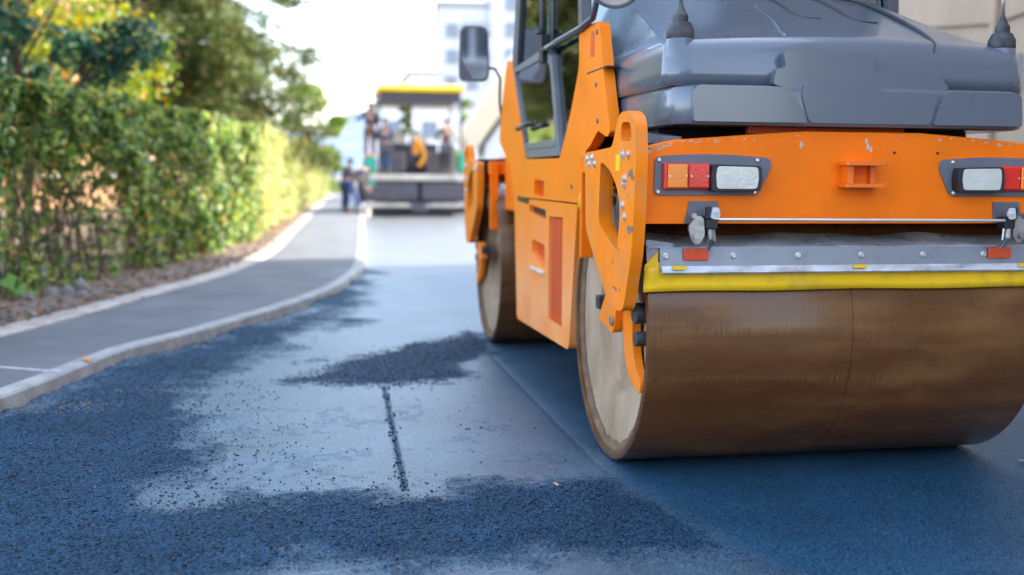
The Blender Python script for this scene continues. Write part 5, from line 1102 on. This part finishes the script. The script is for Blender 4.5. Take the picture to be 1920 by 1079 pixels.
def person(loc, rz, label, top, legs, boots, hair, pose, vest=None, cap=True):
    root = empty('person', loc, rz); tag(root, label, 'person', 'road workers around the paver')
    J = dict(pel=(0, 0, .96), spi=(0, .0, 1.14), che=(0, -.01, 1.34), nec=(0, 0, 1.49), hd0=(0, .015, 1.58), hd1=(0, .01, 1.68), hd2=(0, 0, 1.74), nose=(0, .105, 1.63))
    for s, q in ((-1, 'l'), (1, 'r')):
        J.update({'sh'+q: (s*.18, 0, 1.42), 'el'+q: (s*.25, -.02, 1.13), 'wr'+q: (s*.26, .10, .90), 'hip'+q: (s*.09, 0, .90), 'kn'+q: (s*.11, .02, .50), 'an'+q: (s*.12, -.02, .09), 'to'+q: (s*.14, .15, .035)})
    J.update(pose(J) or {}); J = {k: Vector(v) for k, v in J.items()}
    rad = dict(pel=(.15, .11), spi=(.13, .10), che=(.15, .11), nec=.055, hd0=.072, hd1=.092, hd2=.06, nose=.016)
    for q in 'lr': rad.update({'sh'+q: .065, 'el'+q: .046, 'wr'+q: .030, 'hip'+q: .085, 'kn'+q: .060, 'an'+q: .042, 'to'+q: .036})
    E_ = [('pel', 'spi'), ('spi', 'che'), ('che', 'nec'), ('nec', 'hd0'), ('hd0', 'hd1'), ('hd1', 'hd2'), ('hd1', 'nose')]
    for q in 'lr': E_ += [('che', 'sh'+q), ('sh'+q, 'el'+q), ('el'+q, 'wr'+q), ('pel', 'hip'+q), ('hip'+q, 'kn'+q), ('kn'+q, 'an'+q), ('an'+q, 'to'+q)]
    N_ = {k: (J[k], rad[k]) for k in J}
    for q in 'lr':     # palm, four fingers and a thumb
        d = (J['wr'+q]-J['el'+q]).normalized(); side = d.cross(Vector((0, 1, 0)))
        if side.length < .1: side = d.cross(Vector((1, 0, 0)))
        side.normalize(); fl = d.cross(side).normalized(); palm = J['wr'+q]+d*.075; N_['pa'+q] = (palm, (.036, .018)); E_.append(('wr'+q, 'pa'+q))
        for i, (of, ln) in enumerate(((-.030, .072), (-.010, .082), (.010, .078), (.030, .062))):
            a = palm+d*.02+side*of; N_[f'f{i}a'+q] = (a, .011); N_[f'f{i}b'+q] = (a+d*ln*.55+fl*.006, .009); N_[f'f{i}c'+q] = (a+d*ln*.9+fl*.026, .007)
            E_ += [('pa'+q, f'f{i}a'+q), (f'f{i}a'+q, f'f{i}b'+q), (f'f{i}b'+q, f'f{i}c'+q)]
        N_['tha'+q] = (palm-d*.03-side*.045, .012); N_['thb'+q] = (palm+d*.01-side*.066+fl*.01, .009); E_ += [('pa'+q, 'tha'+q), ('tha'+q, 'thb'+q)]
    skinmesh('body', N_, E_, SKIN, root)
    g_ = lambda k, m_=1.13: (J[k], tuple(x*m_ for x in rad[k]) if isinstance(rad[k], tuple) else rad[k]*m_+.008)
    T = {k: g_(k) for k in ('pel', 'spi', 'che', 'shl', 'shr', 'ell', 'elr')}; T['nk'] = (J['che'].lerp(J['nec'], .75), .075)
    for q in 'lr': T['cu'+q] = (J['el'+q].lerp(J['wr'+q], .85), .044)
    skinmesh('jacket', T, [('pel', 'spi'), ('spi', 'che'), ('che', 'nk')]+[e for q in 'lr' for e in (('che', 'sh'+q), ('sh'+q, 'el'+q), ('el'+q, 'cu'+q))], top, root)
    T = {k: g_(k, 1.16) for k in ('pel', 'hipl', 'hipr', 'knl', 'knr')}
    for q in 'lr': T['bo'+q] = (J['kn'+q].lerp(J['an'+q], .92), .064)
    skinmesh('trousers', T, [('pel', 'hip'+q) for q in 'lr']+[('hip'+q, 'kn'+q) for q in 'lr']+[('kn'+q, 'bo'+q) for q in 'lr'], legs, root)
    for q in 'lr': skinmesh('boot', {'a': (J['kn'+q].lerp(J['an'+q], .8), .056), 'b': (J['an'+q], .056), 'c': (J['to'+q]+Vector((0, 0, .008)), .046)}, [('a', 'b'), ('b', 'c')], boots, root)
    up_ = (J['hd2']-J['hd0']).normalized(); mb = MB(); c = J['hd1']+up_*.012; mb.lathe([(0, .107), (.04, .104), (.075, .085), (.10, .05), (.108, .001)], (0, 0, 0), 'z', 20)
    rot = up_.to_track_quat('Z', 'Y').to_matrix(); mb.v = [tuple(rot @ Vector(v)+c) for v in mb.v]
    if cap:
        fwv = (J['nose']-J['hd1']); fwv = (fwv-up_*fwv.dot(up_)).normalized(); sd_ = up_.cross(fwv); k = len(mb.v)
        mb.add([c+sd_*.075+fwv*.07, c-sd_*.075+fwv*.07, c-sd_*.055+fwv*.17-up_*.015, c+sd_*.055+fwv*.17-up_*.015, c+sd_*.075+fwv*.07+up_*.012, c-sd_*.075+fwv*.07+up_*.012, c-sd_*.055+fwv*.17-up_*.005, c+sd_*.055+fwv*.17-up_*.005], [(0, 1, 2, 3), (7, 6, 5, 4), (3, 2, 6, 7), (0, 3, 7, 4), (1, 5, 6, 2)])
    mb.build('cap' if cap else 'hair', hair, root, smooth=True)
    fwv = (J['nose']-J['hd1']).normalized(); sd_ = up_.cross(fwv).normalized(); mb = MB()
    for s in (-1, 1):
        ec = J['hd1']+fwv*.083+sd_*.032*s-up_*.002; mb.cyl(ec, ec+fwv*.006, .010, n=8)
    mb.build('eyes', M['black'], root)
    if vest:
        T = {k: (J[k], tuple(x*1.24 for x in rad[k])) for k in ('pel', 'spi', 'che')}; T['nk'] = (J['che'].lerp(J['nec'], .45), .10)
        skinmesh('vest', {'spi': T['spi'], 'che': T['che'], 'nk': T['nk'], 'lo': (J['pel'].lerp(J['spi'], .3), (.185, .14))}, [('lo', 'spi'), ('spi', 'che'), ('che', 'nk')], vest, root, 1)
    return root
navy = mat('navy_cloth', (.025, .035, .10), .9); jeans = mat('blue_jeans', (.03, .07, .20), .9); greyc = mat('grey_purple_cloth', (.085, .08, .11), .9); dark = mat('charcoal_cloth', (.03, .03, .035), .9); brown = mat('brown_cloth', (.16, .08, .05), .9); boot = mat('work_boot', (.12, .075, .045), .8)
def pose1(J): return dict(wrl=(-.42, .12, 1.32), ell=(-.34, .0, 1.20), wrr=(.20, .26, 1.10), elr=(.27, .0, 1.14))
person((.33, 29.65, 1.79), R_(0), 'worker in navy jacket standing high on the left end of the paver, arm out', navy, brown, boot, navy, pose1)
def pose2(J): return dict(wrl=(-.12, .34, 1.12), ell=(-.26, .06, 1.14), wrr=(.14, .34, 1.12), elr=(.26, .06, 1.14))
person((.80, 29.62, 1.305), R_(8), 'operator in blue overalls at the left console under the canopy', jeans, jeans, boot, dark, pose2, cap=False)
def pose4(J): return dict(wrl=(-.16, .34, 1.12), ell=(-.30, .05, 1.14), wrr=(.2, .34, 1.12), elr=(.32, .05, 1.14), nose=(.05, .095, 1.60))
person((2.76, 29.62, 1.305), R_(-6), 'worker in charcoal clothes standing at the right console under the canopy', greyc, dark, boot, dark, pose4)
def pose3(J):
    d = dict(pel=(0, -.16, .98), spi=(0, .02, 1.18), che=(0, .24, 1.33), nec=(0, .38, 1.36), hd0=(0, .46, 1.35), hd1=(0, .54, 1.32), hd2=(0, .59, 1.29), nose=(0, .57, 1.22))
    for s, q in ((-1, 'l'), (1, 'r')):
        d.update({'sh'+q: (s*.20, .28, 1.32), 'el'+q: (s*.24, .38, 1.02), 'wr'+q: (s*.14, .52, .80), 'hip'+q: (s*.10, -.16, .92), 'kn'+q: (s*.14, -.04 if s < 0 else .10, .47), 'an'+q: (s*.16, -.16 if s < 0 else .06, .09), 'to'+q: (s*.17, .02 if s < 0 else .24, .035)})
    return d
person((-.28, 28.2, .10), R_(-70), 'worker in grey top and blue jeans bending low on the pavement by the paver', greyc, jeans, boot, dark, pose3)
def pose5(J): return dict(wrr=(.18, .36, .98), elr=(.26, .1, 1.10), wrl=(-.16, .38, .86), ell=(-.26, .12, 1.08), che=(0, .06, 1.30), nec=(0, .12, 1.44), hd0=(0, .15, 1.52), hd1=(0, .17, 1.60), hd2=(0, .18, 1.66), nose=(0, .26, 1.56), shl=(-.18, .06, 1.36), shr=(.18, .06, 1.36))
p5 = person((-.45, 29.3, .10), R_(-60), 'worker in charcoal jacket leaning over behind the bending worker on the pavement', greyc, dark, boot, dark, pose5)
sh_ = MB().tube([(-.18, 28.5, .72), (.02, 28.65, .30), (.10, 28.7, .12)], .014, 6).build('shovel', M['bark'], None); 
blade = MB().prism([(.02, .0), (.22, .0), (.24, .22), (.12, .30), (0, .22)], 28.62, 28.64, 'y').build('blade', M['steel'], sh_); tag(sh_, 'long handled shovel held down to the road by the bending worker', 'shovel')
# navy bag with pink top half in frame at the far left
bg_ = MB(); bg_.lathe([(0, .09), (.05, .14), (.15, .155), (.24, .12), (.27, .05), (.28, .001)], (0, 0, 0), 'z', 20)
o = bg_.build('bag', navy, smooth=True); o.location = (-4.30, 5.95, .16); tag(o, 'dark navy bag on the soil at the left edge of the view', 'bag')
MB().lathe([(.255, .05), (.30, .045), (.335, .06), (.34, .001)], (0, 0, 0), 'z', 14).build('bag_tie', mat('pink_cloth', (.55, .25, .25), .8), o, smooth=True)
